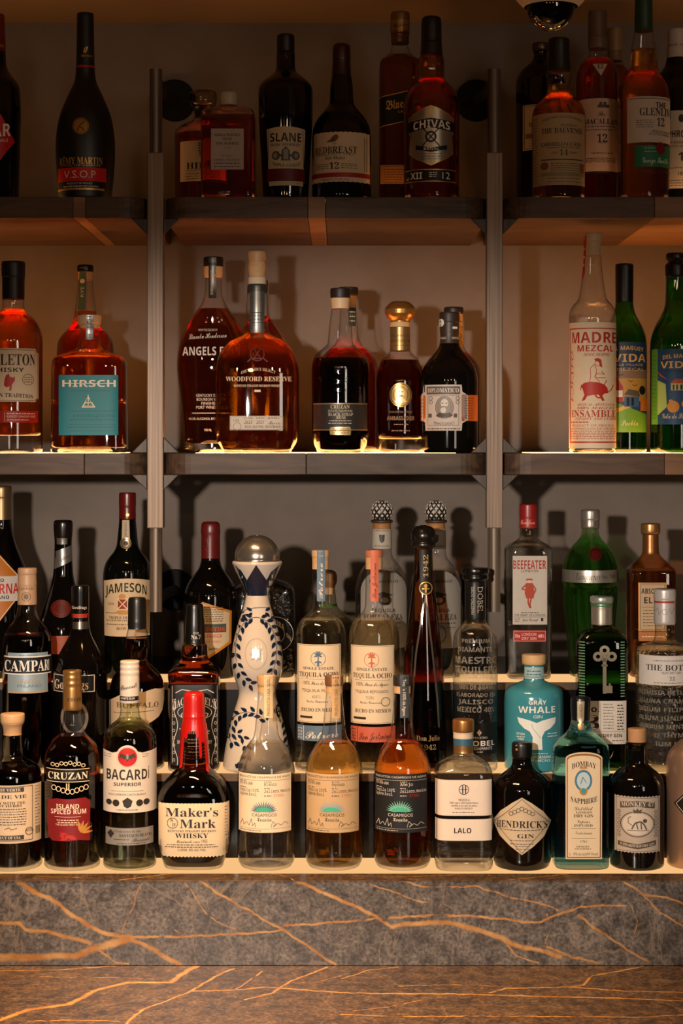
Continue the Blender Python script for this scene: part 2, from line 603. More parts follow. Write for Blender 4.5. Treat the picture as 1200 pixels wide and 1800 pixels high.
# ---------------------------------------------------------------- the setting
H1, H2, H3 = -.6556, -.5223, -.3918      # tops of the three steps, from eye level
SH1, SH2 = .4018, -.0148                  # tops of the two shelves
STH = .0355                               # shelf thickness
ZW, ZP = 3.45, 3.05                       # wall, posts
HC = -.7828                               # bar counter

def wall_mat():
    m, nt, out = newmat('troweled_plaster')
    b = nt.nodes.new('ShaderNodeBsdfPrincipled'); b.inputs['Roughness'].default_value = .75
    tc = nt.nodes.new('ShaderNodeTexCoord')
    n1 = nt.nodes.new('ShaderNodeTexNoise'); n1.inputs['Scale'].default_value = 3.2; n1.inputs['Detail'].default_value = 7; n1.inputs['Roughness'].default_value = .62
    n2 = nt.nodes.new('ShaderNodeTexNoise'); n2.inputs['Scale'].default_value = 40; n2.inputs['Detail'].default_value = 4
    nt.links.new(tc.outputs['Object'], n1.inputs['Vector']); nt.links.new(tc.outputs['Object'], n2.inputs['Vector'])
    r = nt.nodes.new('ShaderNodeValToRGB')
    r.color_ramp.elements[0].position = .32; r.color_ramp.elements[0].color = (.125, .092, .072, 1)
    r.color_ramp.elements[1].position = .7; r.color_ramp.elements[1].color = (.185, .148, .122, 1)
    nt.links.new(n1.outputs['Fac'], r.inputs[0]); nt.links.new(r.outputs[0], b.inputs['Base Color'])
    bp = nt.nodes.new('ShaderNodeBump'); bp.inputs['Strength'].default_value = .15; bp.inputs['Distance'].default_value = .004
    nt.links.new(n2.outputs['Fac'], bp.inputs['Height']); nt.links.new(bp.outputs['Normal'], b.inputs['Normal'])
    nt.links.new(b.outputs[0], out.inputs[0])
    return m
PLASTER = wall_mat()
tag(link('wall_back', box_mesh('wall_back', -2.2, 2.2, ZW, ZW + .12, 0, EYE + .778), PLASTER), kind='structure')
tag(link('ceiling', box_mesh('ceiling', -2.2, 2.2, 1.2, ZW + .12, EYE + .778, EYE + .86), pbr('A5886A', .7, var=.15, vscale=3, name='ceiling_plaster')), kind='structure')
tag(link('floor', box_mesh('floor', -2.2, 2.2, 0, ZW + .12, -.05, 0), pbr('2A2420', .4, var=.2, vscale=8, name='floor_concrete')), kind='structure')

# --- marble: base noise plus veins laid along measured runs
def segment_group():
    g = bpy.data.node_groups.new('vein_run', 'ShaderNodeTree')
    for nm, t in (('P', 'NodeSocketVector'), ('A', 'NodeSocketVector'), ('D', 'NodeSocketVector'), ('InvLen2', 'NodeSocketFloat'), ('InvWidth', 'NodeSocketFloat'), ('Last', 'NodeSocketFloat')):
        g.interface.new_socket(nm, in_out='INPUT', socket_type=t)
    g.interface.new_socket('Mask', in_out='OUTPUT', socket_type='NodeSocketFloat')
    g.interface.new_socket('Point', in_out='OUTPUT', socket_type='NodeSocketVector')
    i = g.nodes.new('NodeGroupInput'); o = g.nodes.new('NodeGroupOutput')
    def vm(op, a, b=None, out=0):
        n = g.nodes.new('ShaderNodeVectorMath'); n.operation = op
        g.links.new(a, n.inputs[0])
        if b is not None: g.links.new(b, n.inputs[1])
        return n.outputs['Value'] if op in ('DOT_PRODUCT', 'LENGTH') else n.outputs[0]
    pa = vm('SUBTRACT', i.outputs['P'], i.outputs['A'])
    d = vm('DOT_PRODUCT', pa, i.outputs['D'])
    m = g.nodes.new('ShaderNodeMath'); m.operation = 'MULTIPLY'; m.use_clamp = True
    g.links.new(d, m.inputs[0]); g.links.new(i.outputs['InvLen2'], m.inputs[1])
    sc = g.nodes.new('ShaderNodeVectorMath'); sc.operation = 'SCALE'
    g.links.new(i.outputs['D'], sc.inputs[0]); g.links.new(m.outputs[0], sc.inputs['Scale'])
    q = vm('LENGTH', vm('SUBTRACT', pa, sc.outputs[0]))
    ma = g.nodes.new('ShaderNodeMath'); ma.operation = 'MULTIPLY_ADD'; ma.use_clamp = True
    g.links.new(q, ma.inputs[0]); g.links.new(i.outputs['InvWidth'], ma.inputs[1]); ma.inputs[2].default_value = 1.6
    mx = g.nodes.new('ShaderNodeMath'); mx.operation = 'MAXIMUM'
    g.links.new(ma.outputs[0], mx.inputs[0]); g.links.new(i.outputs['Last'], mx.inputs[1])
    g.links.new(mx.outputs[0], o.inputs[0])
    # the next run starts from this one, so that the runs are worked out one after another
    e = g.nodes.new('ShaderNodeMath'); e.operation = 'MULTIPLY'; e.inputs[1].default_value = 1e-7
    g.links.new(mx.outputs[0], e.inputs[0])
    g.links.new(vm('ADD', i.outputs['P'], e.outputs[0]), o.inputs[1])
    return g
VG = segment_group()

def marble(name, veins, c0, c1, vein_a, vein_b, rough, thin=.5):
    """veins: list of (points in metres, width in metres)"""
    m, nt, out = newmat(name)
    L = nt.links.new
    b = nt.nodes.new('ShaderNodeBsdfPrincipled'); b.inputs['Roughness'].default_value = rough
    geo = nt.nodes.new('ShaderNodeNewGeometry')
    P = geo.outputs['Position']
    w = nt.nodes.new('ShaderNodeTexNoise'); w.inputs['Scale'].default_value = 48; w.inputs['Detail'].default_value = 3; L(P, w.inputs['Vector'])
    s1 = nt.nodes.new('ShaderNodeVectorMath'); s1.operation = 'SUBTRACT'; L(w.outputs['Color'], s1.inputs[0]); s1.inputs[1].default_value = (.5, .5, .5)
    s2 = nt.nodes.new('ShaderNodeVectorMath'); s2.operation = 'SCALE'; L(s1.outputs[0], s2.inputs[0]); s2.inputs['Scale'].default_value = .009
    s3 = nt.nodes.new('ShaderNodeVectorMath'); s3.operation = 'ADD'; L(P, s3.inputs[0]); L(s2.outputs[0], s3.inputs[1])
    last = None; pos = s3.outputs[0]
    for pts, wd in veins:
        for A, B in zip(pts[:-1], pts[1:]):
            A, B = Vector(A), Vector(B); D = B - A
            n = nt.nodes.new('ShaderNodeGroup'); n.node_tree = VG
            L(pos, n.inputs['P']); pos = n.outputs['Point']
            n.inputs['A'].default_value = A; n.inputs['D'].default_value = D
            n.inputs['InvLen2'].default_value = 1 / max(1e-9, D.length_squared); n.inputs['InvWidth'].default_value = -1.0 / (wd * .5)
            n.inputs['Last'].default_value = 0
            if last: L(last, n.inputs['Last'])
            last = n.outputs[0]
    # mottled ground
    n1 = nt.nodes.new('ShaderNodeTexNoise'); n1.inputs['Scale'].default_value = 48; n1.inputs['Detail'].default_value = 9; n1.inputs['Roughness'].default_value = .7; n1.inputs['Distortion'].default_value = .25
    L(P, n1.inputs['Vector'])
    r1 = nt.nodes.new('ShaderNodeValToRGB'); r1.color_ramp.elements[0].position = .34; r1.color_ramp.elements[1].position = .7
    r1.color_ramp.elements[0].color = hexc(c0); r1.color_ramp.elements[1].color = hexc(c1)
    L(n1.outputs['Fac'], r1.inputs[0])
    # fine specks of the stone
    sp = nt.nodes.new('ShaderNodeTexNoise'); sp.inputs['Scale'].default_value = 190; sp.inputs['Detail'].default_value = 4; sp.inputs['Roughness'].default_value = .7; L(P, sp.inputs['Vector'])
    rs = nt.nodes.new('ShaderNodeValToRGB'); rs.color_ramp.elements[0].position = .36; rs.color_ramp.elements[1].position = .66
    rs.color_ramp.elements[0].color = (.32, .32, .32, 1); rs.color_ramp.elements[1].color = (1.5, 1.5, 1.5, 1)
    L(sp.outputs['Fac'], rs.inputs[0])
    mu = nt.nodes.new('ShaderNodeMix'); mu.data_type = 'RGBA'; mu.blend_type = 'MULTIPLY'; mu.inputs['Factor'].default_value = 1
    L(r1.outputs[0], mu.inputs['A']); L(rs.outputs[0], mu.inputs['B'])
    # hairline veins: narrow ridges of a stretched noise
    mp = nt.nodes.new('ShaderNodeMapping'); mp.inputs['Rotation'].default_value = (.2, .5, .3); mp.inputs['Scale'].default_value = (1.0, 1.3, .55); L(P, mp.inputs['Vector'])
    n2 = nt.nodes.new('ShaderNodeTexNoise'); n2.inputs['Scale'].default_value = 7; n2.inputs['Detail'].default_value = 5; n2.inputs['Distortion'].default_value = .8; L(mp.outputs[0], n2.inputs['Vector'])
    a1 = nt.nodes.new('ShaderNodeMath'); a1.operation = 'SUBTRACT'; L(n2.outputs['Fac'], a1.inputs[0]); a1.inputs[1].default_value = .5
    a2 = nt.nodes.new('ShaderNodeMath'); a2.operation = 'ABSOLUTE'; L(a1.outputs[0], a2.inputs[0])
    a3 = nt.nodes.new('ShaderNodeMath'); a3.operation = 'MULTIPLY_ADD'; a3.use_clamp = True; L(a2.outputs[0], a3.inputs[0]); a3.inputs[1].default_value = -110; a3.inputs[2].default_value = 1
    a4 = nt.nodes.new('ShaderNodeMath'); a4.operation = 'MULTIPLY'; L(a3.outputs[0], a4.inputs[0]); a4.inputs[1].default_value = thin
    m1 = nt.nodes.new('ShaderNodeMix'); m1.data_type = 'RGBA'; L(a4.outputs[0], m1.inputs['Factor']); L(mu.outputs['Result'], m1.inputs['A']); m1.inputs['B'].default_value = hexc('8A7A6C')
    # golden veins
    n3 = nt.nodes.new('ShaderNodeTexNoise'); n3.inputs['Scale'].default_value = 30; n3.inputs['Detail'].default_value = 6; L(P, n3.inputs['Vector'])
    r3 = nt.nodes.new('ShaderNodeValToRGB'); r3.color_ramp.elements[0].position = .38; r3.color_ramp.elements[1].position = .66
    r3.color_ramp.elements[0].color = hexc(vein_a); r3.color_ramp.elements[1].color = hexc(vein_b)
    L(n3.outputs['Fac'], r3.inputs[0])
    n4 = nt.nodes.new('ShaderNodeTexNoise'); n4.inputs['Scale'].default_value = 120; n4.inputs['Detail'].default_value = 4; L(P, n4.inputs['Vector'])
    br = nt.nodes.new('ShaderNodeMath'); br.operation = 'MULTIPLY_ADD'; br.use_clamp = True; br.inputs[1].default_value = 2.2; br.inputs[2].default_value = 0.02; L(n4.outputs['Fac'], br.inputs[0])
    bm_ = nt.nodes.new('ShaderNodeMath'); bm_.operation = 'MULTIPLY'; L(last, bm_.inputs[0]); L(br.outputs[0], bm_.inputs[1])
    m2 = nt.nodes.new('ShaderNodeMix'); m2.data_type = 'RGBA'; L(bm_.outputs[0], m2.inputs['Factor']); L(m1.outputs['Result'], m2.inputs['A']); L(r3.outputs[0], m2.inputs['B'])
    L(m2.outputs['Result'], b.inputs['Base Color'])
    L(b.outputs[0], out.inputs[0])
    return m

ZF = 2.80
def on_face(pts): return [tuple(W(x, y, ZF)) for x, y in pts]
def on_top(pts, h):
    o = []
    for x, y in pts:
        d = h * F / (YH - y); o.append(((x - 600) * d / F, d, EYE + h))
    return o
FV = [([(28,1546),(60,1568),(85,1578),(110,1596),(145,1620),(175,1638),(205,1646),(230,1650),(260,1664),(290,1682),(318,1697)],5.5),
 ([(215,1645),(300,1647),(400,1643),(480,1638),(500,1635)],3),([(350,1548),(400,1580),(450,1608),(495,1633),(540,1662),(590,1696)],3.2),
 ([(-20,1621),(35,1623),(45,1633),(100,1642),(160,1658)],5),([(-20,1683),(40,1683),(140,1680),(170,1665),(215,1655),(230,1648)],9),
 ([(515,1546),(560,1565),(600,1582),(640,1602),(690,1628)],4.5),([(500,1627),(600,1620),(700,1612),(780,1608),(850,1612),(920,1620),(950,1619),(990,1603),(1020,1594),(1100,1592)],3),
 ([(690,1628),(740,1622),(790,1621),(840,1634),(880,1648),(900,1660),(950,1672),(985,1683)],6),([(875,1645),(910,1680),(945,1693)],2),
 ([(960,1665),(1010,1683),(1055,1693)],3),([(1015,1610),(1060,1640),(1100,1668),(1140,1692)],3),([(650,1552),(700,1572),(760,1590)],2),
 ([(700,1548),(740,1558),(770,1560),(840,1558),(900,1578),(960,1590),(980,1600)],2.2),([(1090,1545),(1130,1572),(1170,1578),(1210,1594)],3),
 ([(1130,1572),(1160,1605),(1205,1630)],2.5),([(325,1550),(345,1580),(360,1605),(380,1620),(415,1635)],1.6),([(175,1670),(205,1692),(225,1695)],3),
 ([(250,1550),(235,1590),(220,1620),(216,1640)],1.4),([(230,1613),(270,1618),(300,1634),(340,1650)],1.0),([(960,1605),(965,1640),(955,1665)],1.2),([(1110,1590),(1118,1620),(1112,1660)],1.2),
 ([(775,1590),(760,1607),(740,1612)],1.4)]
TV = [([(-10,1797),(50,1775),(120,1765),(170,1740),(225,1727),(300,1727),(320,1712),(345,1698)],6),([(215,1806),(250,1775),(330,1745),(380,1715),(410,1703)],3),
 ([(340,1742),(410,1740),(470,1735),(600,1745),(700,1747),(800,1747),(900,1750),(1100,1755),(1210,1760)],3.2),([(415,1738),(440,1722),(460,1708)],2),
 ([(430,1757),(480,1745),(510,1725),(575,1700)],3),([(860,1745),(890,1737),(1000,1735),(1100,1742),(1210,1745)],2.5),([(1000,1735),(1025,1732),(1040,1715),(1075,1710),(1130,1698)],2.6),
 ([(600,1783),(700,1787),(850,1786),(1000,1787),(1130,1788),(1210,1783)],2),([(-10,1707),(100,1705),(200,1698)],2),([(600,1720),(650,1705),(700,1700)],2.2),
 ([(70,1717),(200,1718),(250,1720)],1.6),([(50,1795),(130,1793),(210,1795)],2),([(620,1777),(680,1770),(740,1758)],1.6),([(520,1728),(560,1726),(600,1715)],1.5),([(700,1733),(800,1731),(865,1733)],1.5)]
pxm = ZF / F
MARBLE_FACE = marble('grey_marble', [(on_face(p), w * pxm * 1.15) for p, w in FV], '332D2B', '7A716B', '9A642C', 'B8905E', .35, .5)
MARBLE_TOP = marble('brown_marble', [(on_top(p, HC), w * pxm * 1.5) for p, w in TV], '2C1E12', '7A5C3C', 'B07830', 'D8A458', .25, .4)
LIPV = [([(210,1547),(260,1541),(300,1536)],2.5),([(890,1547),(960,1540),(1000,1536)],2),([(515,1547),(505,1541),(480,1536)],2),([(60,1540),(160,1543)],1.5),([(700,1541),(800,1538)],1.5)]
MARBLE_LIP = marble('brown_marble_edge', [(on_top(p, H1), w * pxm * 1.2) for p, w in LIPV], '3E3026', '6E5846', 'B8803C', 'C89858', .25, .3)

# bar counter in front of the steps
ctr = empty('bar_counter', (0, 2.45, 0), 'polished brown marble bar counter with golden veins in front of the steps', 'counter')
link('countertop', box_mesh('countertop', -1.6, 1.6, 2.0, ZF, HC + EYE - .04, HC + EYE, .003), MARBLE_TOP, ctr, (0, -2.45, 0))
link('cabinet_body', box_mesh('cabinet_body', -1.58, 1.58, 2.06, ZF, 0.0, HC + EYE - .04), pbr('1E1712', .5, name='dark_cabinet_wood', var=.2), ctr, (0, -2.45, 0))

# stepped display: three stone tiers, one behind the other
GLOW = glow((1.0, .56, .23), .95)
RISER = pbr('0A0807', .25, spec=.35, name='dark_polished_stone', var=.5, vscale=12)
EDGE = pbr('5A4636', .3, name='stone_edge', var=.4, vscale=30)
def tier(z0, h0, h1, label, zp0, zp1):
    root = empty('display_step', (0, z0 + .05, EYE + h0), label, 'display step', None)
    off = (0, -z0 - .05, -EYE - h0)
    return root, off
def panel(z0, z1, h, par, off, x0=-1.58, x1=1.58, mat=None):
    return link('light_panel', box_mesh('light_panel', x0, x1, z0, z1, EYE + h - .004, EYE + h), mat or GLOW, par, off)
ZB = ZW - .001
t1, o1 = tier(ZF, HC, H1, 'lowest display step with veined grey marble front and glowing top panel', 0, 0)
link('step', box_mesh('step', -1.6, 1.6, ZF + .02, ZB, EYE + HC, EYE + H1 - .0012), RISER, t1, o1)
link('front_slab', box_mesh('front_slab', -1.6, 1.6, ZF, ZF + .02, EYE + HC, EYE + H1 - .0012), MARBLE_FACE, t1, o1)
link('edge_slab', box_mesh('edge_slab', -1.6, 1.6, ZF - .001, 2.847, EYE + H1 - .0012, EYE + H1, .0005), MARBLE_LIP, t1, o1)
panel(2.848, 2.9535, H1, t1, o1)
for z0, h0, h1, zp, lb in ((2.954, H1, H2, (2.957, 3.0615), 'middle dark stone display step with glowing top edge carrying the second bottle row'), (3.062, H2, H3, (3.066, 3.175), 'highest dark stone display step with glowing top edge against the wall')):
    tr_, of_ = tier(z0, h0, h1, lb, 0, 0)
    link('step', box_mesh('step', -1.6, 1.6, z0, ZB, EYE + h0, EYE + h1 - .001, .0012), RISER, tr_, of_)
    panel(zp[0], zp[1], h1, tr_, of_)
    link('edge_slab', box_mesh('edge_slab', -1.6, 1.6, z0 - .0025, z0 + .0028, EYE + h1 - .012, EYE + h1 + .0002, .0008), EDGE, tr_, of_)

# shelves
def wood(c0, c1, name, sx=1.0):
    m, nt, out = newmat(name); L = nt.links.new
    b = nt.nodes.new('ShaderNodeBsdfPrincipled'); b.inputs['Roughness'].default_value = .5; b.inputs['Specular IOR Level'].default_value = .25
    tc = nt.nodes.new('ShaderNodeTexCoord')
    mp = nt.nodes.new('ShaderNodeMapping'); mp.inputs['Scale'].default_value = (3.0 * sx, 26, 26); L(tc.outputs['Object'], mp.inputs['Vector'])
    mp.inputs['Rotation'].default_value = (0, .12, .35)
    n = nt.nodes.new('ShaderNodeTexNoise'); n.inputs['Scale'].default_value = 2.2; n.inputs['Detail'].default_value = 7; n.inputs['Distortion'].default_value = 1.2; L(mp.outputs[0], n.inputs['Vector'])
    r = nt.nodes.new('ShaderNodeValToRGB'); r.color_ramp.elements[0].position = .3; r.color_ramp.elements[1].position = .72
    r.color_ramp.elements[0].color = hexc(c0); r.color_ramp.elements[1].color = hexc(c1)
    L(n.outputs['Fac'], r.inputs[0]); L(r.outputs[0], b.inputs['Base Color']); L(b.outputs[0], out.inputs[0])
    return m
WOODS = [wood('3A2A20', '5E4636', 'walnut'), wood('6A4A34', '8A6648', 'walnut_light', .7), wood('33251C', '54402F', 'walnut_dark', 1.3)]
LED1 = glow((1.0, .45, .14), 2.3, 'amber_led_strip')
LED2 = glow((1.0, .40, .10), 15.0, 'warm_led_strip')
ZS0 = 3.03
def shelf(x0, x1, h, label, cuts, rl, rr, led, zs0=ZS0):
    """wood boards side by side; rl, rr: rounded front corner at the left / right end"""
    root = empty('wall_shelf', ((x0 + x1) / 2, ZW, EYE + h), label, 'shelf', None)
    off = (-(x0 + x1) / 2, -ZW, -EYE - h)
    xs = [x0] + [c for c, _ in cuts] + [x1]
    for i in range(len(xs) - 1):
        a, b = xs[i], xs[i + 1]
        g = .0002
        pts = []
        rad = .045
        if i == 0 and rl:
            pts += [(a + g, ZW)] + [(a + g + rad - rad * math.cos(t), zs0 + rad - rad * math.sin(t)) for t in np.linspace(0, math.pi / 2, 9)]
        else: pts += [(a + g, ZW), (a + g, zs0)]
        if i == len(xs) - 2 and rr:
            pts += [(b - g - rad + rad * math.cos(t), zs0 + rad - rad * math.sin(t)) for t in np.linspace(math.pi / 2, 0, 9)] + [(b - g, ZW)]
        else: pts += [(b - g, zs0), (b - g, ZW)]
        me = prism_mesh('plank', pts, 'z', EYE + h - STH, EYE + h - .0008, .0012)
        link('plank', me, WOODS[cuts[i - 1][1] if i > 0 else 0], root, off)
    panel(zs0 + .045, zs0 + .20, h, root, off, x0 + .05, x1 - .05, led)
    return root
def X(px, z=ZS0): return (px - 600) * z / F
shelf(X(-230), X(258), SH1, 'upper walnut shelf at left under the dark cognac bottle', [(X(128), 1), (X(150), 2)], False, True, LED1)
shelf(X(286), X(858), SH1, 'upper walnut shelf in the middle bay between the two posts', [(X(541), 1), (X(572), 2)], True, True, LED1)
shelf(X(884), X(1430), SH1, 'upper walnut shelf at right under the single malt bottles', [(X(1150), 1)], True, False, LED1)
shelf(X(-230), X(258), SH2, 'lower walnut shelf at left under the teal labelled bottle', [(X(148), 2)], False, True, LED2)
shelf(X(286), X(858), SH2, 'lower walnut shelf in the middle bay under the amber bourbon bottles', [(X(538), 2)], True, True, LED2)
shelf(X(884), X(1430), SH2, 'lower walnut shelf at right under the mezcal bottles', [(X(1168), 1)], True, False, LED2)

# posts
def brushed(name, c0, c1, rough, metal):
    m, nt, out = newmat(name); L = nt.links.new
    b = nt.nodes.new('ShaderNodeBsdfPrincipled'); b.inputs['Metallic'].default_value = metal
    tc = nt.nodes.new('ShaderNodeTexCoord')
    mp = nt.nodes.new('ShaderNodeMapping'); mp.inputs['Scale'].default_value = (220, 220, 2.5); L(tc.outputs['Object'], mp.inputs['Vector'])
    n = nt.nodes.new('ShaderNodeTexNoise'); n.inputs['Scale'].default_value = 1.5; n.inputs['Detail'].default_value = 4; L(mp.outputs[0], n.inputs['Vector'])
    r = nt.nodes.new('ShaderNodeValToRGB'); r.color_ramp.elements[0].color = hexc(c0); r.color_ramp.elements[1].color = hexc(c1)
    r.color_ramp.elements[0].position = .3; r.color_ramp.elements[1].position = .7
    L(n.outputs['Fac'], r.inputs[0]); L(r.outputs[0], b.inputs['Base Color'])
    b.inputs['Roughness'].default_value = rough
    L(b.outputs[0], out.inputs[0])
    return m
BRONZE = brushed('brushed_bronze', '604E42', '8C7664', .52, .35)
ROD = brushed('brushed_steel_rod', '4A3E36', '80705F', .45, .45)
GUSSET = brushed('dark_bronze_plate', '2A221D', '453830', .5, .4)
IRON = pbr('0C0A08', .75, spec=.2, name='blackened_iron')
def post(cx, fx, label):
    x = (cx - 600) * ZP / F; xf = (fx - 600) * ZW / F
    root = empty('shelf_post', (x, ZP, EYE + .1), label, 'post', 'steel posts carrying the shelves')
    off = (-x, -ZP, -EYE - .1)
    hz = lambda y, d=ZP: EYE + (YH - y) * d / F
    link('square_tube', box_mesh('square_tube', x - .0132, x + .0132, ZP - .0132, ZP + .0132, hz(928), hz(270), .0014), BRONZE, root, off)
    r = .0104
    link('upper_rod', tube_mesh('upper_rod', [(x, ZP, hz(272)), (x, ZP, hz(126)), (x, ZP, hz(122))], r), ROD, root, off)
    link('lower_rod', tube_mesh('lower_rod', [(x, ZP, hz(926)), (x, ZP, hz(1070)), (x, ZP, hz(1075))], r), ROD, root, off)
    for y0, y1, nm in ((140, 178, 'upper'), (1056, 1036, 'lower')):
        zf = EYE + (YH - y1) * ZW / F
        link('bracket_arm', tube_mesh('bracket_arm', [(x, ZP + .012, hz(y0)), (x * .6 + xf * .4, ZP + .16, hz(y0) * .8 + zf * .2), (xf, ZW - .01, zf)], .009), IRON, root, off)
        fl = []
        for i in range(28):
            w = 2 * math.pi * i / 28; fl.append((xf + .038 * math.cos(w), zf + .038 * math.sin(w)))
        link('wall_flange', prism_mesh('wall_flange', fl, 'y', ZW - .016, ZW, .002), IRON, root, off)
    for sh in (SH1, SH2):
        for sgn in (-1, 1):
            for top in (0, 1):
                if top and sh == SH1: continue
                zz = EYE + sh + (0 if top else -STH)
                e = .0255
                xa = x + sgn * .0135
                pts = [(xa, zz), (xa + sgn * e, zz), (xa, zz + (e if top else -e))]
                link('gusset', prism_mesh('gusset', pts, 'y', ZP - .0125, ZP - .004, .001), GUSSET, root, off)
    return root
post(274, 308, 'brushed bronze square post left of the middle shelf bay')
post(868, 836, 'brushed bronze square post right of the middle shelf bay')

# pendant lamp hanging in front of the upper right shelf
zp = 2.55
kp = zp / F
pc = W(968, 10, zp)
pl = empty('pendant_lamp', pc, 'pendant lamp with white shade and dark mirrored bulb hanging at the top', 'lamp')
def lathe_m(name, rows, n=48, closed=False):
    V, Fc = [], []
    for r, z in rows:
        for i in range(n):
            w = 2 * math.pi * i / n; V.append((r * math.cos(w), r * math.sin(w), z))
    for a in range(len(rows) - 1):
        for i in range(n):
            j = (i + 1) % n; Fc.append((a * n + i, a * n + j, (a + 1) * n + j, (a + 1) * n + i))
    return mesh(name, V, Fc, 40)
bulb = [(.0005, -.0345)] + [(.0335 * math.sin(t), -.0345 * math.cos(t)) for t in np.linspace(.12, math.pi * .8, 20)] + [(.014, .045), (.0005, .045)]
link('bulb', lathe_m('bulb', bulb), pbr('0A0807', .04, metal=.6, coat=1, name='mirrored_bulb'), pl)
sh = [(.0365, -.002), (.043, .004), (.058, .022), (.066, .05), (.06, .075), (.03, .095), (.016, .1), (.013, .1), (.028, .092), (.057, .073), (.063, .05), (.055, .023), (.0405, .006), (.0365, -.002)]
link('lamp_shade', lathe_m('lamp_shade', sh), pbr('D8C4AE', .4, name='opal_glass'), pl)
link('socket', tube_mesh('socket', [(0, 0, .045), (0, 0, .12)], .015), IRON, pl)
link('cord', tube_mesh('cord', [(0, 0, .12), (0, 0, .778 - (pc.z - EYE))], .003, 8), IRON, pl)

# ---------------------------------------------------------------- bottle materials
GLASS = thin_glass()
HAMMERED = thin_glass('F4F2EC', '7A786E', .03, .8, 120)
WHISKY = liquid((.93, .22, .010), name='amber_whisky', thru=.2)
BOURBON = liquid((.985, .38, .022), name='orange_bourbon', thru=.2)
RED = liquid((.66, .06, .003), name='dark_red_whisky', thru=.12)
DEEP = liquid((.30, .022, .002), name='dark_brown_liquor', thru=.08)
BLACK = liquid((.03, .005, .002), name='near_black_rum', thru=.04)
CAMPARI_RED = liquid((.10, .004, .002), name='deep_red_bitter', thru=.06)
GOLD = liquid((.93, .52, .13), name='golden_tequila', thru=.45)
PALE = liquid((.96, .86, .60), name='pale_gold_tequila', thru=.5)
CLEAR = liquid((.985, .975, .95), name='clear_spirit', thru=.55)
GREEN = liquid((.16, .62, .08), name='green_glass', thru=.5)
DKGREEN = liquid((.10, .36, .06), name='dark_green_glass', thru=.4)
BLUE = liquid((.10, .52, .74), L=.09, name='blue_glass', thru=.4)
BLK = opaque('070504'); BRN = opaque('0E0704'); GRNBLK = opaque('060805')
CORK = pbr('C49B6C', .65, var=.18, vscale=160, name='cork')
WOODCAP = pbr('C7A074', .5, var=.12, vscale=60, name='pale_wood')
BLKCAP = pbr('0C0A09', .35, name='black_cap')
INK = ink('1C1612'); GOLDINK = pbr('C99A4E', .4, metal=.5, name='gold_print'); CREAM = ink('E2CDB0'); WHITE = ink('E6DCD0'); REDINK = ink('A8201A')

# ================================================================ upper shelf
b = Bottle('liqueur_bottle', 'black bottle with red diamond label cut off at upper left edge', -8, 3.10, SH1,
  [(26,16),(90,18),(118,19),(132,28),(150,43),(200,45),(340,41)], [(26,90,'cap',pbr('6A120C',.4))], shell=BLK)
b.lab([(-8,188),(-48,240),(-8,292),(26,246),(4,205)], ink('B8140E'), [(WHITE,[T('b','AR',-16,18,228,22,0,0,-4),T('b','CYN',-50,-17,232,22,0,0,4),T('s','ORIGINALE',-26,14,247,5,0,0,-5)])])
b.lab(R(-24,8,64,88), ink('6A120C'), [(GOLDINK,[T('sc','Cynar',-20,8,76,12)])], name='neck_label')

b = Bottle('cognac_bottle', 'matte black long-necked cognac bottle with red V.S.O.P band on upper shelf', 150, 3.10, SH1,
  [(24,14.5),(40,14.7),(112,16),(118,16.5),(132,17),(146,19.5),(165,29),(200,44),(225,49.5),(250,52),(275,52),(310,50),(345,46)],
  [(24,116,'cap',pbr('0A0807',.55))], shell=pbr('040303',.45,name='matte_black_glass'))
b.patch('foil_ring', R(134,166,114,117.5), ink('B01A12'))
b.lab(C(142,221,14.5), foil('B08848'), [(ink('5A3A18'),[O(142,221,13.5,1),Ln([(136,230),(139,222),(144,216),(149,213)],2),Ln([(139,222),(146,226),(147,231)],2)])], name='medallion')
b.lab(R(103,186,294,333), ink('14100C'), [(ink('C81A10'),[R(103,186,294,318)]),(CREAM,[T('s','V.S.O.P',113,168,306,13),T('s','PRODUCT OF FRANCE',118,162,322,3.4)]+[G(112,172,327,1.6)]),(GOLDINK,[R(103,183,330,333.5)])])
b.ink(GOLDINK, [T('sb','RÉMY MARTIN',105,180,282,12),T('s','COGNAC FINE CHAMPAGNE',107,177,290.5,3.2),T('s','RÉMY MARTIN',143,162,98,3.4),Ln([(147,92),(149,85),(154,82),(152,88),(149,93)],2)])

b = Bottle('whisky_bottle', 'faceted whisky decanter with clear round stopper behind square red-amber bottle', 357, 3.215, SH1,
  [(161,22),(164,24),(184,24),(189,18),(196,15),(206,15),(214,20),(221,38),(232,51),(345,50)],
  [(161,188,'stopper',thin_glass('E8DCC8','6A5A48',.08)),(188,206,'neck_band',BLKCAP)], shell=GLASS, liq=(238,RED), soft=6, n=24)
b.lab(R(317,398,247,318), paper('C9B49C'), [(INK,[T('sb','HIBIKI',328,388,291,11),T('s','SUNTORY WHISKY',328,386,299,3),T('s','響',348,364,262,18)]+[Gs(326,388,305,314,3,1.2)])])

b = Bottle('whisky_bottle', 'square short-necked red-amber whisky bottle with grey square label', 402, 3.095, SH1,
  [(163,15),(166,16.5),(185,16.5),(186,14),(190,15),(191,30),(194,42),(205,47.5),(345,47.5)],
  [(163,186,'cap',pbr('B8A48C',.45))], sec=(7,1,199,6), shell=GLASS, liq=(208,RED))
b.lab(R(371,428,226,298), paper('A8988A'), [(ink('40332A'),[T('sb','NIKKA WHISKY',376,422,237,4.5),T('sb','FROM',391,407,244,4.5),T('sb','THE BARREL',379,420,252,4.5),T('s','ニッカ',394,405,260,3.5),T('s','ウイスキー',389,411,274,4),T('s','NIKKA WHISKY',376,422,281,3.5)]+[Gs(376,422,287,293,2,1.6)])])

